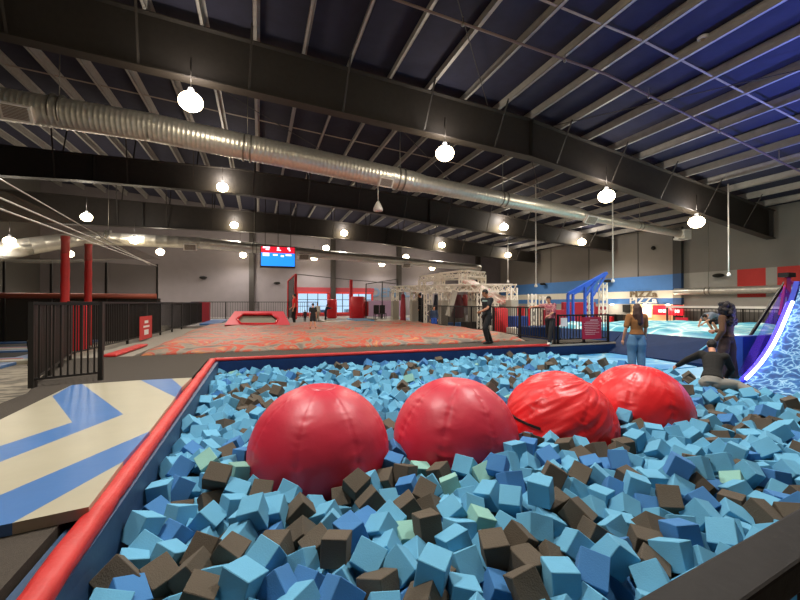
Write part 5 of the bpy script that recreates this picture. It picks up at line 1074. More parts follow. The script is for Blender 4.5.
# ---------------------------------------------------------------- far wall windows
for i, (a, b) in enumerate(wxs):
    root = empty('window_%d' % (i+1), ((a+b)/2, YF, WZ0)); struct(root)
    mb = MB()
    f = .09
    for z in (WZ0, WZ1): mb.bb((a-.1, YF-.12, z-f), (b+.1, YF+.06, z+f))
    for x in (a, b): mb.bb((x-f, YF-.12, WZ0), (x+f, YF+.06, WZ1))
    wf = mb.build('window_frame', M['red_p'], root)
    mb = MB(); n = 3 if b-a > 2 else 2
    for k in range(1, n): mb.bb((a+(b-a)*k/n-.03, YF-.05, WZ0), (a+(b-a)*k/n+.03, YF+.03, WZ1))
    for z in (1.0, 1.62): mb.bb((a, YF-.05, z-.025), (b, YF+.03, z+.025))
    mb.build('mullion', M['steel'], wf)
    MB().bb((a, YF-.01, WZ0), (b, YF+.005, WZ1)).build('pane', M['glass'], wf)
# red wall band around the windows
mb = MB(); xa = wxs[0][0]-.3; xb = wxs[2][1]+.2
mb.bb((xa, YF-.08, WZ1+.09), (xb, YF-.01, WZ1+.5)); mb.bb((xa, YF-.08, -.5), (xb, YF-.01, WZ0-.09))
mb.bb((wxs[0][1]+.1, YF-.08, WZ0), (wxs[1][0]-.1, YF-.01, WZ1)); struct(mb.build('trim_20', mat('dull_red_paint', '#96303a', .7)))
# daylight ground and parked shapes outside
struct(MB().bb((-20, YF+.6, -1.2), (40, 90, -1.0)).build('floor', mat('asphalt', '#8f969c', .9)))
for i, (x, y, c) in enumerate(((2.5, 50, '#7d97a8'), (7.5, 48, '#5d7f95'), (12, 52, '#9aa9b0'))):
    root = empty('car', (x, y, -1), 'car parked outside, seen pale through the %s window' % ('left', 'middle', 'right')[i], 'car')
    mb = MB(); mb.bb((x-2.1, y-.9, -.7), (x+2.1, y+.9, -.05)); mb.bb((x-1.2, y-.8, -.05), (x+1.1, y+.8, .5)); mb.build('car_body', mat('car_paint%d' % i, c, .3), root, bevel=.12)
    for s in (-1.3, 1.3): MB().tube([(x+s, y-.95, -.7), (x+s, y-.7, -.7)], .33, 14).build('wheel', M['black'], root)

# red framed net cage in front of windows
YA = 30.0
def post(px, y0, y1, yy, w, nm, m, parent=None):
    a = at_y(px, y0, yy); b = at_y(px, y1, yy); mb = MB(); mb.bar(b, a, w); return mb.build(nm, m, parent)
c = at_y(295, 320, YA)
root = empty('net_cage', (c.x, YA, .1), 'tall net cage with red posts standing in front of the far windows', 'netting')
zt = at_y(296, 274, YA).z
MB().bar((c.x+.05, YA, .1), (c.x+.05, YA, zt), .17).build('red_post', M['red_pad'], root)
x351 = at_y(351, 300, YA).x; MB().bar((x351, YA, .1), (x351, YA, zt-.35), .2).build('red_post', M['red_pad'], root)
pb_ = at_y(288, 281, 35.5)
MB().bar((pb_.x, 35.5, .1), (pb_.x, 35.5, pb_.z), .13).build('red_post', M['red_pad'], root)
MB().bar((c.x+.05, YA, zt), (pb_.x, 35.5, pb_.z), .07).build('top_bar', M['red_pad'], root)
MB().tube([(c.x+.05, YA, zt), (x351, YA, zt-.35), (at_y(399, 283, YA).x, YA, zt-.6)], .03, 6).build('top_cable', M['steel'], root)
mb = MB(); mb.face([(c.x+.05, YA, .1), (pb_.x, 35.5, .1), (pb_.x, 35.5, pb_.z), (c.x+.05, YA, zt)]); mb.build('side_net', net_mat('black_net', '#2a2724', .75), root)
# black framed cage to the right
root = empty('net_cage', at_y(366, 320, 29), 'thin black framed net cage between the windows and the white rig', 'netting')
x0, x1 = at_y(366, 300, 29).x, at_y(398, 300, 29).x; z0 = at_y(366, 284, 29).z; z1 = at_y(398, 279, 29).z
for x_, z_ in ((x0, z0), ((x0+x1)/2, (z0+z1)/2), (x1, z1)): MB().bar((x_, 29, .1), (x_, 29, z_), .07).build('post', M['black_metal'], root)
MB().bar((x0, 29, z0), (x1, 29, z1), .06).build('top_bar', M['black_metal'], root)
mb = MB(); mb.face([(x0, 29, .1), (x1, 29, .1), (x1, 29, z1), (x0, 29, z0)]); mb.build('net', net_mat('black_net2', '#3a3734', .25), root)
# low wall behind the cage, purple light put into its colour
x0, x1 = at_y(364, 300, 34).x, at_y(404, 300, 34).x
tag(MB().bb((x0, 34, .1), (x1, 34.2, at_y(380, 300.5, 34).z)).build('low_partition', mat('purple_lit_panel', '#c9a9c8', .6)), 'low partition at the back beside the windows, purple light coloured in', 'partition')
# painted word on the far wall
def text(s, loc, size, rz, m, name, label=None, parent=None, sx=1, ext=.01, rx=PI/2):
    cu = bpy.data.curves.new(name, 'FONT'); cu.body = s; cu.size = size; cu.extrude = ext; cu.align_x = 'CENTER'; cu.align_y = 'CENTER'; cu.offset = size*.02
    t = bpy.data.objects.new(name, cu); C.objects.link(t)
    dg = bpy.context.evaluated_depsgraph_get(); me = bpy.data.meshes.new_from_object(t.evaluated_get(dg)); bpy.data.objects.remove(t)
    me.transform(Matrix.Rotation(rz, 4, 'Z') @ Matrix.Rotation(rx, 4, 'X') @ Matrix.Diagonal((sx, 1, 1, 1)))
    o = bpy.data.objects.new(name, me); C.objects.link(o); me.materials.append(m)
    o.location = Vector(loc)-(Vector(parent.location) if parent else Vector()); o.parent = parent
    if label: tag(o, label, 'lettering')
    return o
pt = at_y(392, 293, YF-.05); text('DEN  D', pt, 1.25, 0, mat('slate_letter', '#5a7690', .6), 'wall_lettering', 'large slate blue letters painted on the far wall behind the white rig', sx=1.1)
# red bags / barrels
def bag(px, y, w, h, z, lab, m=M['red_pad'], n=14):
    p = at_y(px, 310, y); mb = MB(); mb.tube([(p.x, y, z), (p.x, y, z+.06), (p.x, y, z+h*.5), (p.x, y, z+h-.06), (p.x, y, z+h)], [w*.42, w*.5, w*.53, w*.5, w*.4], n)
    return tag(mb.build('padded_drum', m), lab, 'pad')
bag(358, 29.5, 1.1, 1.7, .1, 'fat red padded drum in front of the right window')
bag(366, 29.3, .4, 1.1, .3, 'small red pad sticking out beside the fat red drum')
bag(332, 31, .75, 1.5, .1, 'red padded post base near the leaning dark figure')
p = at_y(207, 310, 27.5); tag(MB().bb((p.x-.45, 27.4, -.02), (p.x+.15, 28.0, 1.35)).build('pillar_pad', mat('dark_red_pad', '#9c2630', .5), bevel=.03), 'dark red padded pillar at the far end of the long left fence', 'post')
# chairs/benches dark near rig
for px in (377, 383):
    p = at_y(px, 315, 27); mb = MB(); mb.bb((p.x-.2, 26.8, .5), (p.x+.2, 27.2, .56)); mb.bb((p.x-.2, 27.16, .56), (p.x+.2, 27.2, 1.15))
    for sx_ in (-.18, .18):
        for sy in (-.18, .18): mb.bar((p.x+sx_, 27+sy, .1), (p.x+sx_, 27+sy, .5), .04)
    tag(mb.build('stool', M['black_metal']), ['left of two small black chairs by the low partition', 'right of two small black chairs by the low partition'][px > 380], 'chair')

# ---------------------------------------------------------------- white truss rig
def truss(mb, a, b, w=.3, r=.035, pitch=.34):
    a = Vector(a); b = Vector(b); d = (b-a).normalized(); L = (b-a).length
    u = Vector((0, 0, 1)) if abs(d.z) < .9 else Vector((0, 1, 0))
    x = d.cross(u).normalized()*w/2; z = x.cross(d).normalized()*w/2
    cs = [x+z, x-z, -x-z, -x+z]
    for c in cs: mb.bar(a+c, b+c, r*2)
    n = max(2, int(L/pitch))
    for k in range(n):
        for q in range(4):
            c0, c1_ = cs[q], cs[(q+1) % 4]
            if k % 2: c0, c1_ = c1_, c0
            mb.bar(a+d*(L*k/n)+c0, a+d*(L*(k+1)/n)+c1_, r*1.1)
rig = empty('obstacle_rig', (13, 20, .0), 'big white aluminium truss climbing rig with upper tier, behind the right fence', 'climbing rig')
def P(px, py, y): return at_y(px, py, y)
def tpost(px, ptop, y, w=.34, zb=0): p = P(px, ptop, y); mb = MB(); truss(mb, (p.x, y, zb), (p.x, y, p.z), w); mb.build('truss_post', M['truss'], rig)
def tbeam(a, b, w=.34): mb = MB(); truss(mb, a, b, w); mb.build('truss_beam', M['truss'], rig)
Yn, Yf_ = 19.0, 25.5
for px, t, y in ((395, 290, 25.5), (414, 291, 23.5), (428, 290, 21.5), (443, 288, 20), (473, 288, 19), (482, 288, 17.5), (512, 288, 16.6), (447, 290, 26), (495, 289, 25)): tpost(px, t, y)
tbeam(P(392, 289, 25.5), P(482, 288, 17.5)); tbeam(P(392, 289, 25.5), P(450, 288, 27)); tbeam(P(440, 288, 20), P(482, 288, 17.5)); tbeam(P(482, 288, 17.5), P(513, 288, 16.6)); tbeam(P(450, 289, 27), P(513, 288, 16.6))
tbeam(P(413, 291, 23.5), P(450, 290, 26))
# upper tier
for px, t, y in ((422, 279, 22), (441, 276, 20.5), (463, 274, 19), (482, 275, 20), (437, 277, 24)): 
    p = P(px, t, y); z0 = P(px, 289, y).z; mb = MB(); truss(mb, (p.x, y, z0), (p.x, y, p.z), .3); mb.build('truss_post', M['truss'], rig)
tbeam(P(422, 279, 22), P(441, 276.5, 20.5), .3); tbeam(P(441, 276, 20.5), P(464, 273.5, 19), .3); tbeam(P(464, 273.5, 19), P(483, 275, 20), .3); tbeam(P(422, 279, 22), P(437, 278, 24), .3); tbeam(P(437, 278, 24), P(483, 276, 20), .3)
# solid grey-beige pads around posts & platforms
pg = mat('grey_beige_pad', '#a9a294', .6, 0, 3, .06)
for px, y in ((395, 25.2), (414, 23.2), (443, 19.7), (473, 18.7), (512, 16.3)):
    p = P(px, 300, y); MB().bb((p.x-.22, y-.22, 0), (p.x+.22, y+.22, 1.45)).build('post_pad', pg, rig, bevel=.03)
MB().bar(P(455, 291, 18.5), P(448, 316, 18.5), .22).build('slanted_pad', pg, rig)
mb = MB(); a, b = P(468, 281, 18.8), P(507, 303, 16.8)
mb.bar(a, b, 1.1, .16); mb.build('climbing_slab', ramp_mat('map_print', [(0, '#e8d9c8'), (.5, '#e3cfc0'), (.55, '#d9605a'), (.65, '#e9dccd')], 2.5, 'noise', .6, 1), rig)
for i, (px, c, w, h) in enumerate(((403, '#8c2430', .5, 1.9), (424, '#1c1a1a', .55, 1.8), (436, '#232a3c', .5, 1.6), (458, '#5a2a30', 1.0, 1.5), (465, '#8f3a3c', .6, .9), (478, '#2a2624', .5, 1.4))):
    y = 22 if px < 440 else 20.5
    p = P(px, 292, y); mb = MB(); mb.tube([(p.x, y, p.z-h), (p.x, y, p.z-h+.1), (p.x, y, p.z-h*.5), (p.x, y, p.z-.15)], [w*.3, w*.36, w*.33, w*.2], 10); mb.bar((p.x, y, p.z-.15), (p.x, y, p.z+.05), .03)
    mb.build('hanging_bag', mat('bag_%d' % i, c, .7), rig)
# blue pads and low objects in the rig
for i, (px, py, y, w, h, c) in enumerate(((433, 317, 22.5, .5, .55, '#2452b5'), (452, 325, 20, 1.3, .28, '#3f74b8'), (476, 325, 18.2, 1.5, .35, '#15130f'), (517, 321, 14.8, .8, .45, '#1f3f86'), (500, 328, 16, 1.6, .22, '#c9c2b2'), (533, 330, 13.6, 2.2, .25, '#d2ccbe'), (456, 318, 21, 1.0, .6, '#7c766c'))):
    p = at_y(px, py, y); lab = ('small bright blue block at the foot of the climbing rig', 'low blue pad on the floor behind the right fence', 'long black padded roll under the climbing rig', 'dark blue crate right of the walking person', 'low beige pad behind the fence, right of the walking person', 'long pale beige pad behind the fence, left of the man in the plaid shirt', 'grey box under the middle of the climbing rig')[i]
    tag(MB().bb((p.x-w/2, y-.3, -.6), (p.x+w/2, y+.3, p.z+h/2)).build('foam_block', mat('block_%d' % i, c, .6), bevel=.03), lab, 'block')
bag(500, 14.2, .62, 1.5, -.4, 'bright red padded drum behind the fence, right of the person in black')
for px in (523, 529, 519):
    p = at_y(px, 312, 15); tag(MB().bar((p.x, 15, -.6), (p.x, 15, 1.15-.1*(px > 525)), .1).build('red_stake', M['red_pad']), {523: 'middle', 529: 'right', 519: 'left'}[px]+' of three thin red uprights behind the fence, right of the rig', 'post')

# ---------------------------------------------------------------- blue frame structure
fb = empty('swing_frame', at_y(585, 340, 14), 'tall blue steel frame with sloping top bars, behind the red rules board', 'frame')
Yb = 14.0
def bb_(a, b, w=.09, ya=Yb, yb=None): MB().bar(at_y(*a, ya), at_y(*b, yb or ya), w).build('frame_bar', M['fblue'], fb)
bb_((568, 294), (568, 322), .1); bb_((573, 294), (573, 322), .1, 15.2); bb_((568, 294), (606, 273), .12); bb_((573, 294), (607, 273), .12, 15.2)
bb_((585, 287), (585, 322), .1); bb_((592, 283), (592, 322), .1, 15.2); bb_((586, 296), (597, 279), .08); bb_((593, 296), (606, 274), .08, 15.2); bb_((568, 294), (573, 293), .08, 14, 15.2)
for px, t, y in ((589, 292, 15.8), (603, 283, 15.8), (532, 294, 16.8), (543, 296, 17.4)):
    p = at_y(px, t, y); mb = MB(); truss(mb, (p.x, y, -.6), (p.x, y, p.z), .26, .03, .3); tag(mb.build('truss_column', M['truss']), {589: 'white truss column inside the blue frame', 603: 'white truss column at the right of the blue frame', 532: 'white truss column left of the man in the plaid shirt', 543: 'white truss column just behind the man in the plaid shirt'}[px], 'column')
# red pads behind
for px, y, w, z1, lab in ((560, 16.5, 1.9, .95, 'dark red padding behind the man in the plaid shirt'), (580, 17.5, 2.3, 1.35, 'red padded panel behind the blue frame'), (600, 18, 1.2, 1.1, 'red padded panel right of the blue frame')):
    p = at_y(px, 310, y); tag(MB().bb((p.x-w/2, y, -.6), (p.x+w/2, y+.2, z1)).build('padded_barrier', mat('deep_red_pad', '#a82438', .5), bevel=.03), lab, 'pad')
p = at_y(564, 321, 10.2); tag(MB().bb((p.x-.12, 10.195, .55), (p.x+.12, 10.225, .82)).build('paper_notice', M['white']), 'small white paper notice on the fence right of the man in the plaid shirt', 'sign')
p = at_y(568, 330, 12.6); tag(MB().bb((9.75, 12.5, -.6), (11.15, 13.4, .38)).build('navy_box', M['navy'], bevel=.03), 'dark navy padded box behind the ledge fence', 'block')

# ---------------------------------------------------------------- right side mats and slopes
rm = ramp_mat('blue_water_mat', [(0, '#bfe3f2'), (.05, '#6fc0ea'), (.3, '#3f9de0'), (.7, '#3a92d8')], .8, 'vor', .35, 1.2)
def slab(pts, z0, z1, m, nm, lab, cat='mat', bevel=.03):
    mb = MB(); mb.face([(x, y, z1) for x, y in pts]); mb.face([(x, y, z0) for x, y in pts]); n = len(pts)
    for i in range(n):
        a, b = pts[i], pts[(i+1) % n]; mb.face([(*a, z0), (*b, z0), (*b, z1), (*a, z1)])
    return tag(mb.build(nm, m, bevel=bevel), lab, cat)
slab([(PX1+.2, 9.85), (11.1, 9.85), (10.6, 7.0), (PX1+.2, 7.0)], -.6, -.33, rm, 'landing_mat', 'light blue mat at the far right corner of the foam pit, behind the balls')
slab([(PX1+.22, 6.95), (10.7, 6.95), (10.9, 5.4), (PX1+.22, 4.9)], -.6, -.34, M['lt_blue'], 'landing_mat', 'light blue mat under the feet of the curly haired person')
slab([(PX1+.22, 4.85), (8.85, 4.95), (8.85, 1.0), (PX1+.22, 1.0)], -.6, -.35, rm, 'landing_mat', 'light blue mat at the foot of the glowing ramp')
# navy padded slope towards the teal airbag
def slope(a, b, c, d, m, lab, nm='padded_slope'):
    mb = MB(); mb.face([a, b, c, d]); lo = [(p[0], p[1], -.6) for p in (a, b, c, d)]
    for i in range(4): mb.face([(a, b, c, d)[i], (a, b, c, d)[(i+1) % 4], lo[(i+1) % 4], lo[i]])
    return tag(mb.build(nm, m, bevel=.02), lab, 'padded slope')
slope((10.75, 9.9, -.3), (10.95, 7.55, -.3), (12.2, 7.55, .28), (12.2, 10.6, .28), M['navy'], 'navy padded slope between the woman in jeans and the teal airbag')
slope((10.95, 7.5, -.3), (11.05, 6.0, -.3), (12.2, 6.0, .28), (12.2, 7.5, .28), M['navy'], 'navy padded slope behind the curly haired person')
tag(MB().bar((11.0, 7.52, -.27), (12.2, 7.52, .31), .05, .02).build('seam_strip', M['lt_blue']), 'light blue seam strip between the two navy slopes', 'strip')
slope((11.2, 10.35, -.3), (12.2, 10.6, .28), (12.25, 15.5, .2), (11.2, 15.5, .2), M['navy'], 'navy padded bank running back beside the black fence, left of the teal airbag')

# ---------------------------------------------------------------- glowing ramp
ramp = empty('wave_ramp', (9.3, 4.0, -.6), 'curved blue water print ramp with a glowing white and violet tube on its edge', 'ramp')
YR = 5.15; prof = []
for px, py in ((746, 380), (752, 374), (760, 365.5), (767, 356), (774, 345), (781, 331), (787, 317), (793, 303), (797, 291), (800, 281)):
    prof.append(at_y(px, py, YR))
bm = bmesh.new(); g = []
for p in [Vector((prof[0].x-.3, YR, -.36))]+prof:
    g.append([bm.verts.new((p.x+.02, y, p.z)) for y in (YR-.02, 4.2, 3.2, 2.2, 1.2)])
for a, b in zip(g, g[1:]):
    for i in range(4): f = bm.faces.new((a[i], a[i+1], b[i+1], b[i])); f.smooth = True
mb = MB(); mb.bm.free(); mb.bm = bm
mb.build('ramp_surface', ramp_mat('ramp_water', [(0, '#a9cfe2'), (.05, '#5f9ac4'), (.12, '#2a66a4'), (.35, '#17457f'), (.7, '#123a70')], 5, 'vor', .5, .6), ramp)
mb = MB(); n = len(prof)
xe = prof[-1].x+1.2
for a, b in zip(prof, prof[1:]): mb.face([(a.x, YR+.1, a.z), (b.x, YR+.1, b.z), (b.x, YR+.1, -.6), (a.x, YR+.1, -.6)])
mb.face([(prof[-1].x, YR+.1, prof[-1].z), (xe, YR+.1, prof[-1].z), (xe, YR+.1, -.6), (prof[-1].x, YR+.1, -.6)])
for a, b in zip(prof, prof[1:]): mb.face([(a.x, YR, a.z), (b.x, YR, b.z), (b.x, YR+.1, b.z), (a.x, YR+.1, a.z)])
mb.build('side_panel', mat('blue_panel_paint', '#2a3fb8', .5), ramp)
MB().tube([p+Vector((-.05, -.02, .03)) for p in prof[:8]], .03, 10).build('led_tube', em('led_white', '#d5dcff', 4.5), ramp)
MB().tube([p+Vector((-.035, .06, .0)) for p in prof[:8]], .04, 10).build('led_back', em('led_violet', '#3a2cff', 2.5), ramp)
# top platform posts, safety net, poles
top = at_y(789, 277, YR+.4)
MB().bar(at_y(744, 345, YR+.9), at_y(788, 278, YR+.5), .05).build('pole', M['black_metal'], ramp)
MB().bar(at_y(789, 300, YR+.5), top, .07).build('pole', mat('pink_post', '#b83a6a', .5), ramp)
MB().bar(at_y(780, 315, YR+.5), at_y(787, 277, YR+.5), .05).build('pole', M['red_pad'], ramp)
MB().box(at_y(787, 275, YR+.45), (.28, .2, .1)).build('bracket', M['black_metal'], ramp)
mb = MB(); mb.face([at_y(738, 372, YR+.5), at_y(788, 279, YR+.5), at_y(800, 284, YR+.5), at_y(797, 305, YR+.35), at_y(748, 378, YR+.3)]); mb.build('safety_net', net_mat('violet_lit_net', '#5a3ac4', .5), ramp)  # violet of the net stands in for LED light falling on it
# navy barrier behind ramp, LED glow painted in as a brighter blue
slab([(10.2, 5.75), (12.1, 5.75), (12.1, 5.95), (10.2, 5.95)], -.6, .55, mat('led_lit_navy_pad', '#2044a0', .5), 'blue_barrier', 'navy padded barrier behind the glowing ramp, LED glow coloured in', 'padded wall')
L = bpy.data.lights.new('led_glow', 'AREA'); L.energy = 28; L.color = (.25, .22, 1); L.size = .5; L.size_y = 3; L.shape = 'RECTANGLE'
lo = bpy.data.objects.new('led_glow', L); C.objects.link(lo); lo.location = prof[4]+Vector((-.25, .1, .35)); lo.rotation_euler = (0, math.radians(150), 0)
# blue stage wash pointing up at the ceiling on the right
for x, y, e_ in ((17, 6.5, BLUEW), (12.5, 4.0, BLUEW*.8)):
    L = bpy.data.lights.new('blue_wash', 'SPOT'); L.energy = e_; L.color = (.16, .22, 1); L.spot_size = math.radians(110); L.spot_blend = 1; L.shadow_soft_size = .2
    lo = bpy.data.objects.new('blue_wash', L); C.objects.link(lo); lo.location = (x, y, 1.9); lo.rotation_euler = (PI, 0, 0)

# ---------------------------------------------------------------- food counter on the right wall
X9 = XR-.05
def onw(px, py, off=0): return at_x(px, py, XR-off)
def wquad(px0, px1, z0, z1, m, nm, lab=None, parent=None, off=.06, th=.05):
    ya, yb = onw(px0, 300, off).y, onw(px1, 300, off).y
    o = MB().bb((XR-off-th, min(ya, yb), z0), (XR-off, max(ya, yb), z1)).build(nm, m, parent); 
    if lab: tag(o, lab[0], lab[1])
    return o
fc = empty('food_counter', (XR-.5, onw(650, 300).y, -.6), 'brightly lit food counter opening under the blue and cream wall band', 'counter')
wquad(631, 684, -.5, 1.2, em('warm_glow_wall', '#f0c890', .4), 'glowing_back_wall', None, fc)  # wall emits by itself, standing in for the warm interior light
wquad(628, 684, -.5, .12, mat('counter_front', '#b98f60', .5), 'counter_front', None, fc, off=1.0, th=.12)
wquad(640, 652, .3, .95, em('lit_menu', '#f6c9b0', 1.1), 'menu_panel', None, fc, off=.15)
wquad(667, 668.5, -.5, 1.1, M['white'], 'post', None, fc, off=.9, th=.1)
s = wquad(653, 684, .5, 1.15, em('lit_red_sign', '#d8142a', .9), 'menu_sign', ('bright red menu sign over the food counter with white marks', 'sign'), None, off=.3)
mb = MB()
for px, w in ((660, 1.5), (664, 1.2), (677, 2)):
    a, b = onw(px-w, 300, .4).y, onw(px+w, 300, .4).y; mb.bb((XR-.42, min(a, b), .68), (XR-.36, max(a, b), .86))
mb.build('sign_marks', em('sign_white', '#ffe9e4', 1.3), fc)
wquad(623, 633, .62, 1.17, M['black'], 'menu_screen', ('black screen above the food counter, left of the bright opening', 'screen'))
wquad(676, 688, -.3, .42, mat('red_banner', '#c41f34', .5, emit='#c41f34', emit_s=.25), 'red_banner', ('red banner with a white line near the right end of the food counter', 'sign'), off=1.3)
mb = MB()
for z_, a, b in ((.2, 679, 686), (.05, 678, 686), (-.15, 680, 685)):
    ya, yb = onw(a, 300, 1.4).y, onw(b, 300, 1.4).y; mb.bb((XR-1.37-.02, min(ya, yb), z_-.03), (XR-1.37, max(ya, yb), z_+.03))
tag(mb.build('banner_lettering', M['white']), 'white writing on the red banner by the food counter', 'lettering')
for px, lab in ((617, 'left'), (625, 'right')):
    wquad(px-3, px+3, -.5, .45, M['black'], 'vending_cabinet', (lab+' of two dark cabinets left of the food counter', 'cabinet'), off=.4, th=.5)
wquad(606, 615, -.4, .3, M['red_pad'], 'seating_block', ('red seating block against the wall left of the dark cabinets', 'seat'), off=.8, th=.4)
for i, px in enumerate((612, 645, 668)):
    p = onw(px, 304.5, .3); tag(MB().ball((p.x, p.y, 1.19), .1, 8, (1, 1.6, .4)).build('downlight', em('downlight_glow', '#fff0d8', 8)), 'small bright downlight under the blue band, %s of three' % ('left', 'middle', 'right')[i], 'lamp')
    L = bpy.data.lights.new('downlight_light', 'POINT'); L.energy = 35; L.color = (1, .85, .65); lo = bpy.data.objects.new('downlight_light', L); C.objects.link(lo); lo.location = (p.x-.35, p.y, .95)
for ln, (py, m) in enumerate(((294.5, mat('bronze_letter', '#7a6a52', .5)), (300.5, M['white']))):
    p = onw(643, py, .04); 
    text('PIZZa', (XR-.06, p.y, p.z), .62, -PI/2, m, 'wall_lettering', ['word PIZZA in dark bronze letters on the cream band', 'word PIZZA in white letters on the blue band'][ln], sx=1.4, ext=.02)
# cameras, hanging poles
for px, pt_, pb2, y, i in ((613, 233, 281, 15.5, 0), (536, 254, 286, 18, 1), (729, 223, 275, 12.5, 2), (508, 262, 282, 24, 3)):
    a = at_y(px, pb2, y); zt = roof(a.x)+.2
    lab = ('white hanging pole over the blue frame', 'white hanging pole above the man in the plaid shirt', 'white hanging pole in front of the dark right wall', 'thin white hanging pole right of the climbing rig')[i]
    root = empty('hanging_pole', (a.x, y, a.z), lab, 'pole')
    MB().tube([(a.x, y, a.z), (a.x, y, zt)], .03, 8).build('rod', M['white'], root)
    MB().tube([(a.x, y, a.z-.06), (a.x, y, a.z), (a.x, y, a.z+.12)], [.07, .09, .04], 12).build('head', M['white'], root)
for i, (px, py) in enumerate(((608, 281), (543, 284), (719, 275.5))):
    p = onw(px, py, .3); tag(MB().ball((XR-.35, p.y, p.z), .22, 10, (1, 1.4, .55)).bb((XR-.35, p.y-.05, p.z-.04), (XR, p.y+.05, p.z+.04)).build('wall_speaker', M['black']), ('black wall speaker on the blue band above the blue frame', 'black wall speaker near the left end of the blue band', 'black wall speaker left of the red painted panels')[i], 'speaker')
for i, (px, py) in enumerate(((203, 277.5), (277, 283))):
    p = at_y(px, py, YF-.3); tag(MB().ball((p.x, YF-.25, p.z), .2, 8, (1.5, 1, .6)).bb((p.x-.05, YF-.3, p.z-.05), (p.x+.05, YF, p.z+.05)).build('wall_speaker', M['black']), ('black wall speaker on the far wall, left of the screen', 'black wall speaker on the far wall, under the screen')[i], 'speaker')
p = onw(653.5, 248, .1); tag(MB().ball((XR-.1, p.y, p.z), .14, 8).build('wall_speaker', M['black']), 'small black round sensor high on the grey right wall', 'sensor')
p = at_y(378, 206, 16.0)
root = empty('pendant_speaker', p, 'white cone speaker hanging below the silver duct vent', 'speaker')
MB().tube([p+Vector((0, 0, -.2)), p+Vector((0, 0, -.1)), p+Vector((0, 0, .1)), p+Vector((0, 0, .2))], [.2, .2, .11, .05], 14).build('cone', M['white'], root)
MB().tube([p+Vector((0, 0, .2)), p+Vector((0, 0, .95))], .012, 6).build('cable', M['white'], root)
p = at_y(705, 37, 5.6); zz = roof(p.x); p = at_z(705, 37, zz-.04)
root = empty('ceiling_detector', p, 'round white detector on a purlin at upper right', 'detector')
MB().tube([p+Vector((0, 0, -.03)), p+Vector((0, 0, .04))], [.13, .15], 20).build('base', M['white'], root); MB().ball(p+Vector((0, 0, -.04)), .07, 8, (1, 1, .5)).build('lens', M['grille'], root)
# ---------------------------------------------------------------- people
def cone_seg(bm, a, ra, b, rb, n=12):
    a = Vector(a); b = Vector(b); d = b-a
    if d.length < 1e-5: return
    R = d.to_track_quat('Z', 'Y').to_matrix().to_4x4(); T = Matrix.Translation((a+b)/2) @ R
    bmesh.ops.create_cone(bm, cap_ends=True, segments=n, radius1=ra, radius2=rb, depth=d.length, matrix=T)
def sph(bm, c, r, s=(1, 1, 1), R=None, n=10):
    Mx = Matrix.Translation(c) @ (R.to_4x4() if R is not None else Matrix()) @ Matrix.Diagonal((r*s[0], r*s[1], r*s[2], 1))
    bmesh.ops.create_uvsphere(bm, u_segments=n*2, v_segments=n, radius=1, matrix=Mx)
def chain(bm, pts, rs):
    for i, (p, r) in enumerate(zip(pts, rs)):
        sph(bm, p, r, n=8)
        if i: cone_seg(bm, pts[i-1], rs[i-1], p, r)
def torso(bm, levels, nn=20):
    """levels: (centre, half width, half depth, side axis); lofted closed skin"""
    rings = []
    for c, w, d, ax in levels:
        c = Vector(c); ax = Vector(ax).normalized()
        i = len(rings); rings.append((c, w, d, ax))
    vr = []
    for i, (c, w, d, ax) in enumerate(rings):
        up = (rings[min(i+1, len(rings)-1)][0]-rings[max(i-1, 0)][0]).normalized()
        ax = (ax-up*ax.dot(up)).normalized(); fw = up.cross(ax)
        vr.append([bm.verts.new(c+ax*w*math.copysign(abs(math.cos(t))**.85, math.cos(t))+fw*d*math.sin(t)) for t in [2*PI*k/nn for k in range(nn)]])
    for a, b in zip(vr, vr[1:]):
        for k in range(nn): bm.faces.new((a[k], a[(k+1) % nn], b[(k+1) % nn], b[k]))
    bm.faces.new(vr[0][::-1]); bm.faces.new(vr[-1])
def finish(bm, name, m, parent, T, voxel, smooth=4, push=0):
    bmesh.ops.recalc_face_normals(bm, faces=bm.faces)
    me = bpy.data.meshes.new(name); bm.to_mesh(me); bm.free(); me.transform(T)
    o = bpy.data.objects.new(name, me); C.objects.link(o)
    r = o.modifiers.new('r', 'REMESH'); r.mode = 'VOXEL'; r.voxel_size = voxel
    s = o.modifiers.new('s', 'SMOOTH'); s.factor = .5; s.iterations = smooth
    dg = bpy.context.evaluated_depsgraph_get(); me2 = bpy.data.meshes.new_from_object(o.evaluated_get(dg))
    bpy.data.objects.remove(o); bpy.data.meshes.remove(me)
    for p in me2.polygons: p.use_smooth = True
    me2.materials.clear(); me2.materials.append(m)
    o = bpy.data.objects.new(name, me2); C.objects.link(o)
    if parent: o.parent = parent
    return o
BASE = dict(head=(0, .012, .925), neck=(0, 0, .845), ls=(-.105, 0, .805), rs=(.105, 0, .805), le=(-.135, -.02, .63), re=(.135, -.02, .63), lw=(-.14, .03, .475), rw=(.14, .03, .475),
    chest=(0, 0, .74), waist=(0, 0, .62), pelvis=(0, 0, .53), lh=(-.055, 0, .50), rh=(.055, 0, .50), lk=(-.062, .015, .28), rk=(.062, .015, .28), la=(-.065, 0, .045), ra=(.065, 0, .045))
SKIN = mat('skin', '#c98d6c', .55); SKIN2 = mat('tan_skin', '#a9714f', .55)
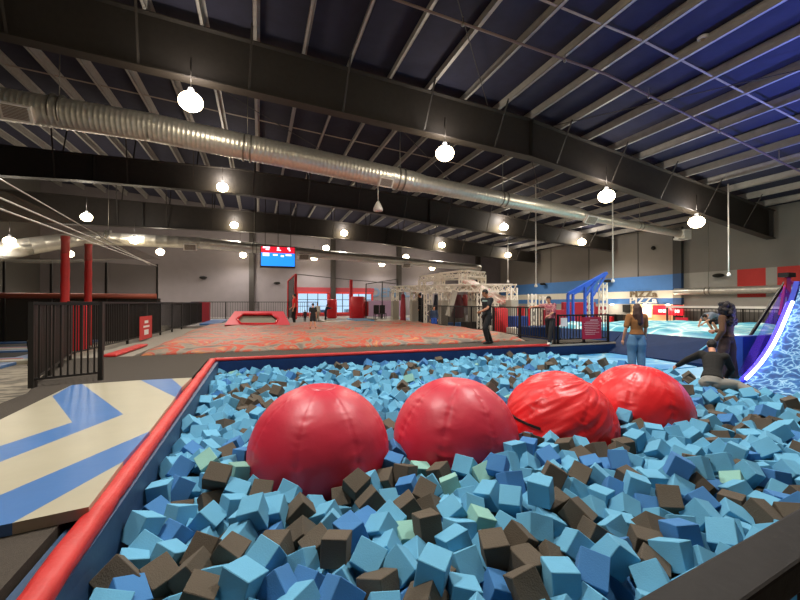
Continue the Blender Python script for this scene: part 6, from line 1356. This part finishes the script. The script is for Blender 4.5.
def person(h, loc, rot, pose, label, top, bottom, hair, skin=None, hairtype='short', sleeve=1.0, shoes='#20201f', look=(0, 1, 0), vox=.012, leg_w=1.0, hem=.0, feetdir=None, female=False, belt=None, topmat=None, band=None):
    J = {k: Vector(v) for k, v in BASE.items()}
    J.update({k: Vector(v) for k, v in pose.items()})
    skin = skin or SKIN
    root = empty('person', loc, label, 'person', None); root.rotation_euler = (0, 0, rot)
    T = Matrix.Scale(h, 4)
    side = (J['rs']-J['ls']).normalized(); hs = (J['rh']-J['lh']).normalized()
    lk = Vector(look).normalized()
    fwd_t = side.cross((J['chest']-J['waist']).normalized())*-1
    bm = bmesh.new()
    def head(bm, g=0):
        up = (J['head']-J['neck']).normalized(); s_ = lk.cross(up).normalized()
        up2 = s_.cross(lk)
        R = Matrix((s_, lk, up2)).transposed()
        return R
    HR = head(bm)
    hc = J['head']
    # cranium, jaw, nose, ears
    sph(bm, hc+HR@Vector((0, -.006, .012)), .052, (.80, 1.0, 1.0), HR)
    sph(bm, hc+HR@Vector((0, .012, -.028)), .040, (.78, .85, 1.0), HR)
    sph(bm, hc+HR@Vector((0, .030, -.052)), .016, (1.1, .8, .7), HR)
    cone_seg(bm, hc+HR@Vector((0, .046, .006)), .004, hc+HR@Vector((0, .058, -.014)), .008)
    sph(bm, hc+HR@Vector((0, .045, -.031)), .009, (1.5, .6, .6), HR)
    for s in (-1, 1): sph(bm, hc+HR@Vector((s*.042, -.004, -.006)), .014, (.35, .7, 1.15), HR)
    chain(bm, [J['neck']-Vector((0, 0, .02)), J['neck'], hc+HR@Vector((0, -.01, -.03))], [.036, .031, .030])
    sw = .098 if not female else .088
    def tlev(g=0):
        p = J['pelvis']; w = J['waist']; c = J['chest']; nk = J['neck']
        return [(p-(w-p)*.45, .070+g, .052+g, hs), (p, .088+g, .062+g, hs), (p.lerp(w, .55), .082+g, .056+g, hs), (w, .070+g, .050+g, side), (w.lerp(c, .55), .082+g, .058+g, side), (c, .092+g, .064+g, side), (c.lerp(nk, .45), .094+g, .054+g, side), (c.lerp(nk, .8), .055+g, .036+g, side), (nk, .032+g, .032+g, side)]
    torso(bm, tlev())
    for a in 'lr':
        S, E_, W = J[a+'s'], J[a+'e'], J[a+'w']
        chain(bm, [S, S.lerp(E_, .5), E_, E_.lerp(W, .35), W], [.034, .028, .023, .023, .015])
        # hand: palm, four fingers, thumb
        d = (W-E_).normalized(); sx = 1 if a == 'r' else -1
        across = d.cross(Vector(side)).normalized()
        if across.length < .1: across = Vector((0, 1, 0))
        pc = W+d*.028
        chain(bm, [W, W+d*.022, W+d*.045], [.014, .017, .016]); sph(bm, pc, .021, (1, 1, 1))
        inward = across.cross(d).normalized()*(-sx)
        for q, (o_, ln) in enumerate(((-.017, .034), (-.006, .042), (.006, .040), (.016, .031))):
            b0 = W+d*.042+across*o_; b1 = b0+d*ln*.55+inward*.004; b2 = b1+d*ln*.35+inward*.014
            chain(bm, [b0, b1, b2], [.0062, .0058, .005])
        t0 = W+d*.014-across*-.014; t1 = t0+across*.016+d*.016; t2 = t1+d*.018+inward*.006
        chain(bm, [t0, t1, t2], [.0085, .0075, .006])
    for a in 'lr':
        Hh, K, A = J[a+'h'], J[a+'k'], J[a+'a']
        chain(bm, [Hh, Hh.lerp(K, .4), K, K.lerp(A, .3), A], [.055, .049, .034, .034, .021])
        fd = Vector((feetdir or {}).get(a, (0, 1, 0))).normalized()
        chain(bm, [A, A-Vector((0, 0, .02))-fd*.022], [.02, .02]); chain(bm, [A-Vector((0, 0, .022)), A+fd*.085-Vector((0, 0, .03))], [.021, .015])
    finish(bm, 'body', skin, root, T, vox*.62)
    # clothing
    bm = bmesh.new(); g = .010
    lv = tlev(g)[1:-1] if hem >= 0 else tlev(g)
    p, w = J['pelvis'], J['waist']
    lv = [(p.lerp(w, .12-hem), .093+g, .066+g, hs)]+tlev(g)[2:8]
    lv.append((J['chest'].lerp(J['neck'], .93), .040+g, .036+g, side))
    torso(bm, lv)
    for a in 'lr':
        S, E_, W = J[a+'s'], J[a+'e'], J[a+'w']
        if sleeve >= 1: chain(bm, [S.lerp(J['chest'], .25), S, S.lerp(E_, .5), E_, E_.lerp(W, .4), E_.lerp(W, .93)], [.05, .046, .040, .036, .033, .026])
        else: chain(bm, [S.lerp(J['chest'], .25), S, S.lerp(E_, sleeve)], [.05, .046, .042])
    tm = topmat or mat('top_cloth', top, .85, 0, 9, .12, .3, 20)
    finish(bm, 'shirt', tm, root, T, vox)
    if band:
        bm = bmesh.new(); c_, n_ = J['chest'], J['neck']
        torso(bm, [(c_.lerp(n_, band[0]), .105, .070, side), (c_.lerp(n_, band[1]), .100, .066, side)])
        finish(bm, 'shirt_stripe', mat('stripe_cloth', band[2], .8), root, T, vox*.6)
    bm = bmesh.new()
    pv = tlev(.007)
    torso(bm, [pv[0], pv[1], pv[2]] if belt is None else [pv[0], pv[1], pv[2], pv[3]])
    short = leg_w < 0
    for a in 'lr':
        Hh, K, A = J[a+'h'], J[a+'k'], J[a+'a']; L_ = abs(leg_w)
        if short: chain(bm, [Hh, Hh.lerp(K, .8)], [.062, .058])
        else: chain(bm, [Hh, Hh.lerp(K, .45), K, K.lerp(A, .5), K.lerp(A, .93)], [.062, .056*L_, .044*L_, .042*L_, .036*L_])
    finish(bm, 'trousers', mat('trouser_cloth', bottom, .85, 0, 9, .12, .3, 20), root, T, vox)
    if shoes:
        for a in 'lr':
            bm = bmesh.new(); A = J[a+'a']; fd = Vector((feetdir or {}).get(a, (0, 1, 0))).normalized()
            chain(bm, [A-Vector((0, 0, .012))-fd*.025, A+fd*.03-Vector((0, 0, .018)), A+fd*.09-Vector((0, 0, .027))], [.029, .027, .020])
            finish(bm, 'shoe', mat('shoe', shoes, .6), root, T, vox)
    # hair
    bm = bmesh.new()
    sph(bm, hc+HR@Vector((0, -.012, .020)), .058, (.86, .98, .98), HR)
    if hairtype == 'long':
        sph(bm, hc+HR@Vector((0, -.03, -.01)), .052, (.95, .7, 1.1), HR)
        chain(bm, [hc+HR@Vector((0, -.04, 0)), hc+Vector((0, 0, -.1))-lk*.05, hc+Vector((0, 0, -.2))-lk*.06, hc+Vector((0, 0, -.26))-lk*.055], [.05, .052, .046, .02])
        for s in (-1, 1): chain(bm, [hc+HR@Vector((s*.03, -.03, 0)), hc+HR@Vector((s*.045, -.035, -.1)), hc+HR@Vector((s*.04, -.05, -.22))], [.034, .034, .012])
    if hairtype == 'curly':
        rr = random.Random(3)
        for k in range(90):
            v = Vector((rr.gauss(0, 1), rr.gauss(0, 1)-.5, rr.gauss(0, 1)-.1)).normalized()
            if v.y > .55 and v.z < .5: continue
            sph(bm, hc+HR@Vector((v.x*.115, v.y*.08-.012, v.z*.085-.012)), rr.uniform(.024, .036), n=5)
        for k in range(50):
            sph(bm, hc+HR@Vector((rr.uniform(-.135, .135), rr.uniform(-.09, -.02), rr.uniform(-.22, -.02))), rr.uniform(.024, .034), n=5)
    # keep the face clear
    o = finish(bm, 'hair', mat('hair', hair, .6, 0, 30, .2, .6, 60), root, T, vox*.7, smooth=1)
    fc_ = []
    bmx = bmesh.new(); bmx.from_mesh(o.data)
    cut = [v for v in bmx.verts if (lambda q: q.y > .018 and q.z < .028 and abs(q.x) < .045)(HR.transposed()@(v.co/h-hc))]
    bmesh.ops.delete(bmx, geom=cut, context='VERTS'); bmx.to_mesh(o.data); bmx.free()
    if h > .8:
        bm = bmesh.new()
        for s in (-1, 1): sph(bm, hc+HR@Vector((s*.018, .043, .006)), .0055, (1.3, .7, .8), HR, n=6)
        me = bpy.data.meshes.new('eyes'); bm.to_mesh(me); bm.free(); me.transform(T); e = bpy.data.objects.new('eyes', me); C.objects.link(e); me.materials.append(M['black']); e.parent = root
    if belt:
        bm = bmesh.new(); torso(bm, [(p.lerp(w, .30), .090, .067, hs), (p.lerp(w, .42), .089, .066, hs)]); finish(bm, 'waistband', mat('waistband', belt, .7), root, T, vox*.6)
    return root
def yaw_to_cam(x, y): return math.atan2(-x, -y)*-1  # facing the camera
# facing angle convention: rot 0 faces +Y (away from the camera)
A_ = math.radians
# woman with long hair, brown top and jeans
person(1.62, (8.45, 6.95, -.33), A_(-28), dict(lw=(-.175, .03, .46), le=(-.155, -.02, .63), rw=(.15, .09, .50), re=(.135, .03, .63)), 'person with long brown hair, rust brown top and blue jeans, seen from behind', '#8a5a2e', '#52799a', '#3a2116', hairtype='long', sleeve=.75, leg_w=1.35, female=True, look=(-.3, .9, 0), shoes=None, hem=-.05, vox=.011)
# curly haired person
person(1.63, (9.45, 5.62, -.33), A_(5), dict(head=(-.01, .03, .925), lw=(-.15, .06, .50), le=(-.15, -.02, .64), rw=(.05, .16, .62), re=(.14, .05, .64), lk=(-.075, .02, .28), la=(-.09, .02, .045), rk=(.075, -.01, .28), ra=(.11, -.03, .045)), 'person with big dark curly hair and brown jacket, standing by the glowing ramp', '#5d402a', '#3d2a26', '#1d1210', hem=-.28, hairtype='curly', sleeve=1, leg_w=1.2, female=True, look=(-.3, .9, -.1), belt='#9a7040', vox=.011)
# crouching person in black hoodie, reaching for the ball
cx, cy = 7.78, 4.85
cr = person(1.62, (7.60, 4.75, -.74), A_(-62), dict(head=(-.02, .16, .77), neck=(-.01, .10, .71), ls=(-.11, .10, .68), rs=(.10, .06, .67), chest=(0, .05, .62), waist=(0, -.05, .52), pelvis=(0, -.13, .43), lh=(-.05, -.13, .40), rh=(.055, -.13, .40), le=(-.24, .18, .60), lw=(-.36, .27, .50), re=(.15, .17, .53), rw=(.10, .28, .42), lk=(-.09, .12, .33), la=(-.08, .02, .10), rk=(.20, -.02, .39), ra=(.36, -.10, .33)), 'person in black hoodie and light grey trousers crouching in the foam, arm reaching left', '#17140f', '#8f8a80', '#17100c', look=(-.3, .8, -.4), sleeve=1, leg_w=1.15, feetdir={'r': (.8, -.2, -.3), 'l': (0, .7, -.7)}, shoes='#1b1916', vox=.011)
# man in plaid shirt
plaid = ramp_mat('plaid_cloth', [(0, '#5a2d38'), (.45, '#a3515c'), (.55, '#c58a86'), (.7, '#6d3340')], 9, 'noise', .8, .2, 1)
p = at_y(549, 345, 10.2)
person(1.52, (p.x, 10.15, 0), A_(115), dict(head=(0, .07, .925), neck=(0, .04, .85), chest=(0, .02, .745), ls=(-.10, .03, .81), rs=(.10, .0, .80), re=(.22, -.02, .79), rw=(.36, .03, .775), le=(-.12, .09, .68), lw=(-.07, .20, .60), lk=(-.05, .09, .29), la=(-.05, .13, .045), rk=(.06, -.04, .28), ra=(.06, -.12, .05)), 'person in reddish shirt and black trousers at the pit corner, arm along the fence', '#a05560', '#17171a', '#120d0a', sleeve=.95, look=(-.1, .9, -.25), shoes='#d8d2c4', vox=.011, topmat=plaid)
# person in black walking on the far side
p = at_y(487, 345, 10.8)
person(1.74, (p.x, 10.8, 0), A_(100), dict(head=(0, .05, .92), re=(.12, -.10, .65), rw=(.12, -.02, .53), le=(-.12, .10, .65), lw=(-.08, .20, .60), lk=(-.05, .10, .29), la=(-.05, .03, .06), rk=(.05, -.03, .28), ra=(.05, -.14, .045)), 'person all in black with a pale shoulder stripe, walking before the right fence', '#14181a', '#0f0f10', '#15100c', sleeve=.6, look=(.1, .9, -.3), shoes='#171717', vox=.012, skin=SKIN2, band=(.3, .52, '#9ab0a8'))
# person doubled over on the teal airbag
p = at_y(711, 330, 8.6)
person(1.35, (p.x+.3, 8.6, .30), A_(70), dict(head=(0, .30, .40), neck=(0, .24, .44), ls=(-.1, .20, .46), rs=(.1, .20, .46), chest=(0, .14, .46), waist=(0, .02, .42), pelvis=(0, -.05, .34), lh=(-.05, -.05, .32), rh=(.05, -.05, .32), le=(-.12, .30, .34), lw=(-.08, .40, .25), re=(.12, .30, .34), rw=(.08, .38, .22), lk=(-.08, .16, .26), rk=(.08, .16, .26), la=(-.07, .04, .06), ra=(.07, .04, .06)), 'person in a grey shirt and black shorts crouched over on the teal airbag', '#77808a', '#131313', '#1a1210', look=(0, .7, -.7), sleeve=.7, leg_w=-1, vox=.013)
# far people
def far(px, pyb, y, z, h, label, top, bottom, rot=0, vox=.02, **k):
    p = at_y(px, pyb, y); return person(h, (p.x, y, z), A_(rot), k.pop('pose', {}), label, top, bottom, k.pop('hair', '#17110d'), vox=vox, **k)
far(294.5, 318, 23.4, .1, 1.75, 'person in a bright red shirt and black trousers standing by the red net cage', '#e0231f', '#1a1616', 80, sleeve=.6, pose=dict(rw=(.12, .12, .52), lk=(-.05, .05, .28)))
far(313, 327, 15.6, .30, 1.0, 'child in a black shirt with white writing and pale legs, on the lava print airbag', '#151515', '#17181c', 10, band=(.15, .35, '#c8c8c8'), leg_w=-1, sleeve=.7, hair='#2a1d14', pose=dict(lk=(-.07, .02, .28), la=(-.11, 0, .045), ra=(.11, 0, .045)))
far(305, 318, 25.5, .1, .78, 'very small child in dark clothes, left of the child in black', '#3a3440', '#2c2a33', 20, hair='#5a4030')
far(317.5, 318, 26.0, .1, 1.2, 'child in pale top and beige trousers in front of the bright left window', '#c9c2b4', '#9a8d7c', -30, hair='#8a6f50')
far(325.5, 318, 26.5, .1, 1.15, 'person in dark blue leaning against the red post base under the window post', '#1e2a44', '#171d2c', -80, pose=dict(head=(0, .12, .9), neck=(0, .09, .83), chest=(0, .07, .73), waist=(0, .03, .62), ls=(-.1, .09, .79), rs=(.1, .09, .79), re=(.12, .2, .74), rw=(.1, .33, .75), le=(-.12, .2, .72), lw=(-.1, .32, .72)))
far(420, 318, 23.2, 0, 1.95, 'climber dressed in black hanging inside the white rig with one arm up', '#111113', '#121214', 60, vox=.02, pose=dict(rw=(.16, .15, .98), re=(.17, .06, .86), lk=(-.06, .1, .3)))
far(434, 318, 17.6, -.1, 1.25, 'person in a dark top and blue trousers sitting low by the rig', '#26364f', '#244a9c', 150, pose=dict())
far(31, 335, 14.8, -.6, 1.35, 'person in tan top and black trousers bending forward at the far left edge', '#8a7a60', '#15130f', -60, hair='#8a7455', hairtype='long', female=True, pose=dict(head=(0, .2, .87), neck=(0, .15, .81), chest=(0, .12, .72), waist=(0, .03, .62), ls=(-.1, .13, .78), rs=(.1, .13, .78), le=(-.13, .22, .64), lw=(-.1, .28, .52), re=(.13, .22, .64), rw=(.1, .28, .52)))
# white stripe on the dark shirt of the walking person is its yoke; child's shirt writing
# ---------------------------------------------------------------- world and camera
w = bpy.data.worlds.new('World'); sc.world = w; w.use_nodes = True
w.node_tree.nodes['Background'].inputs[0].default_value = (.50, .74, 1, 1); w.node_tree.nodes['Background'].inputs[1].default_value = 1.1
cam = bpy.data.cameras.new('Camera'); cam.sensor_width = 36; cam.lens = 36*FOC/800; cam.clip_start = .05; cam.clip_end = 300
co = bpy.data.objects.new('Camera', cam); C.objects.link(co); co.location = (0, 0, H)
co.rotation_euler = (PI/2+math.atan(3/FOC), 0, -TH); sc.camera = co
sc.view_settings.view_transform = 'Standard'; sc.view_settings.look = 'None'; sc.view_settings.gamma = 1; sc.view_settings.exposure = EXPO
sc.view_settings.use_curve_mapping = False
sc.cycles.use_denoising = True; sc.cycles.max_bounces = 6; sc.cycles.transparent_max_bounces = 12; sc.cycles.sample_clamp_indirect = 5
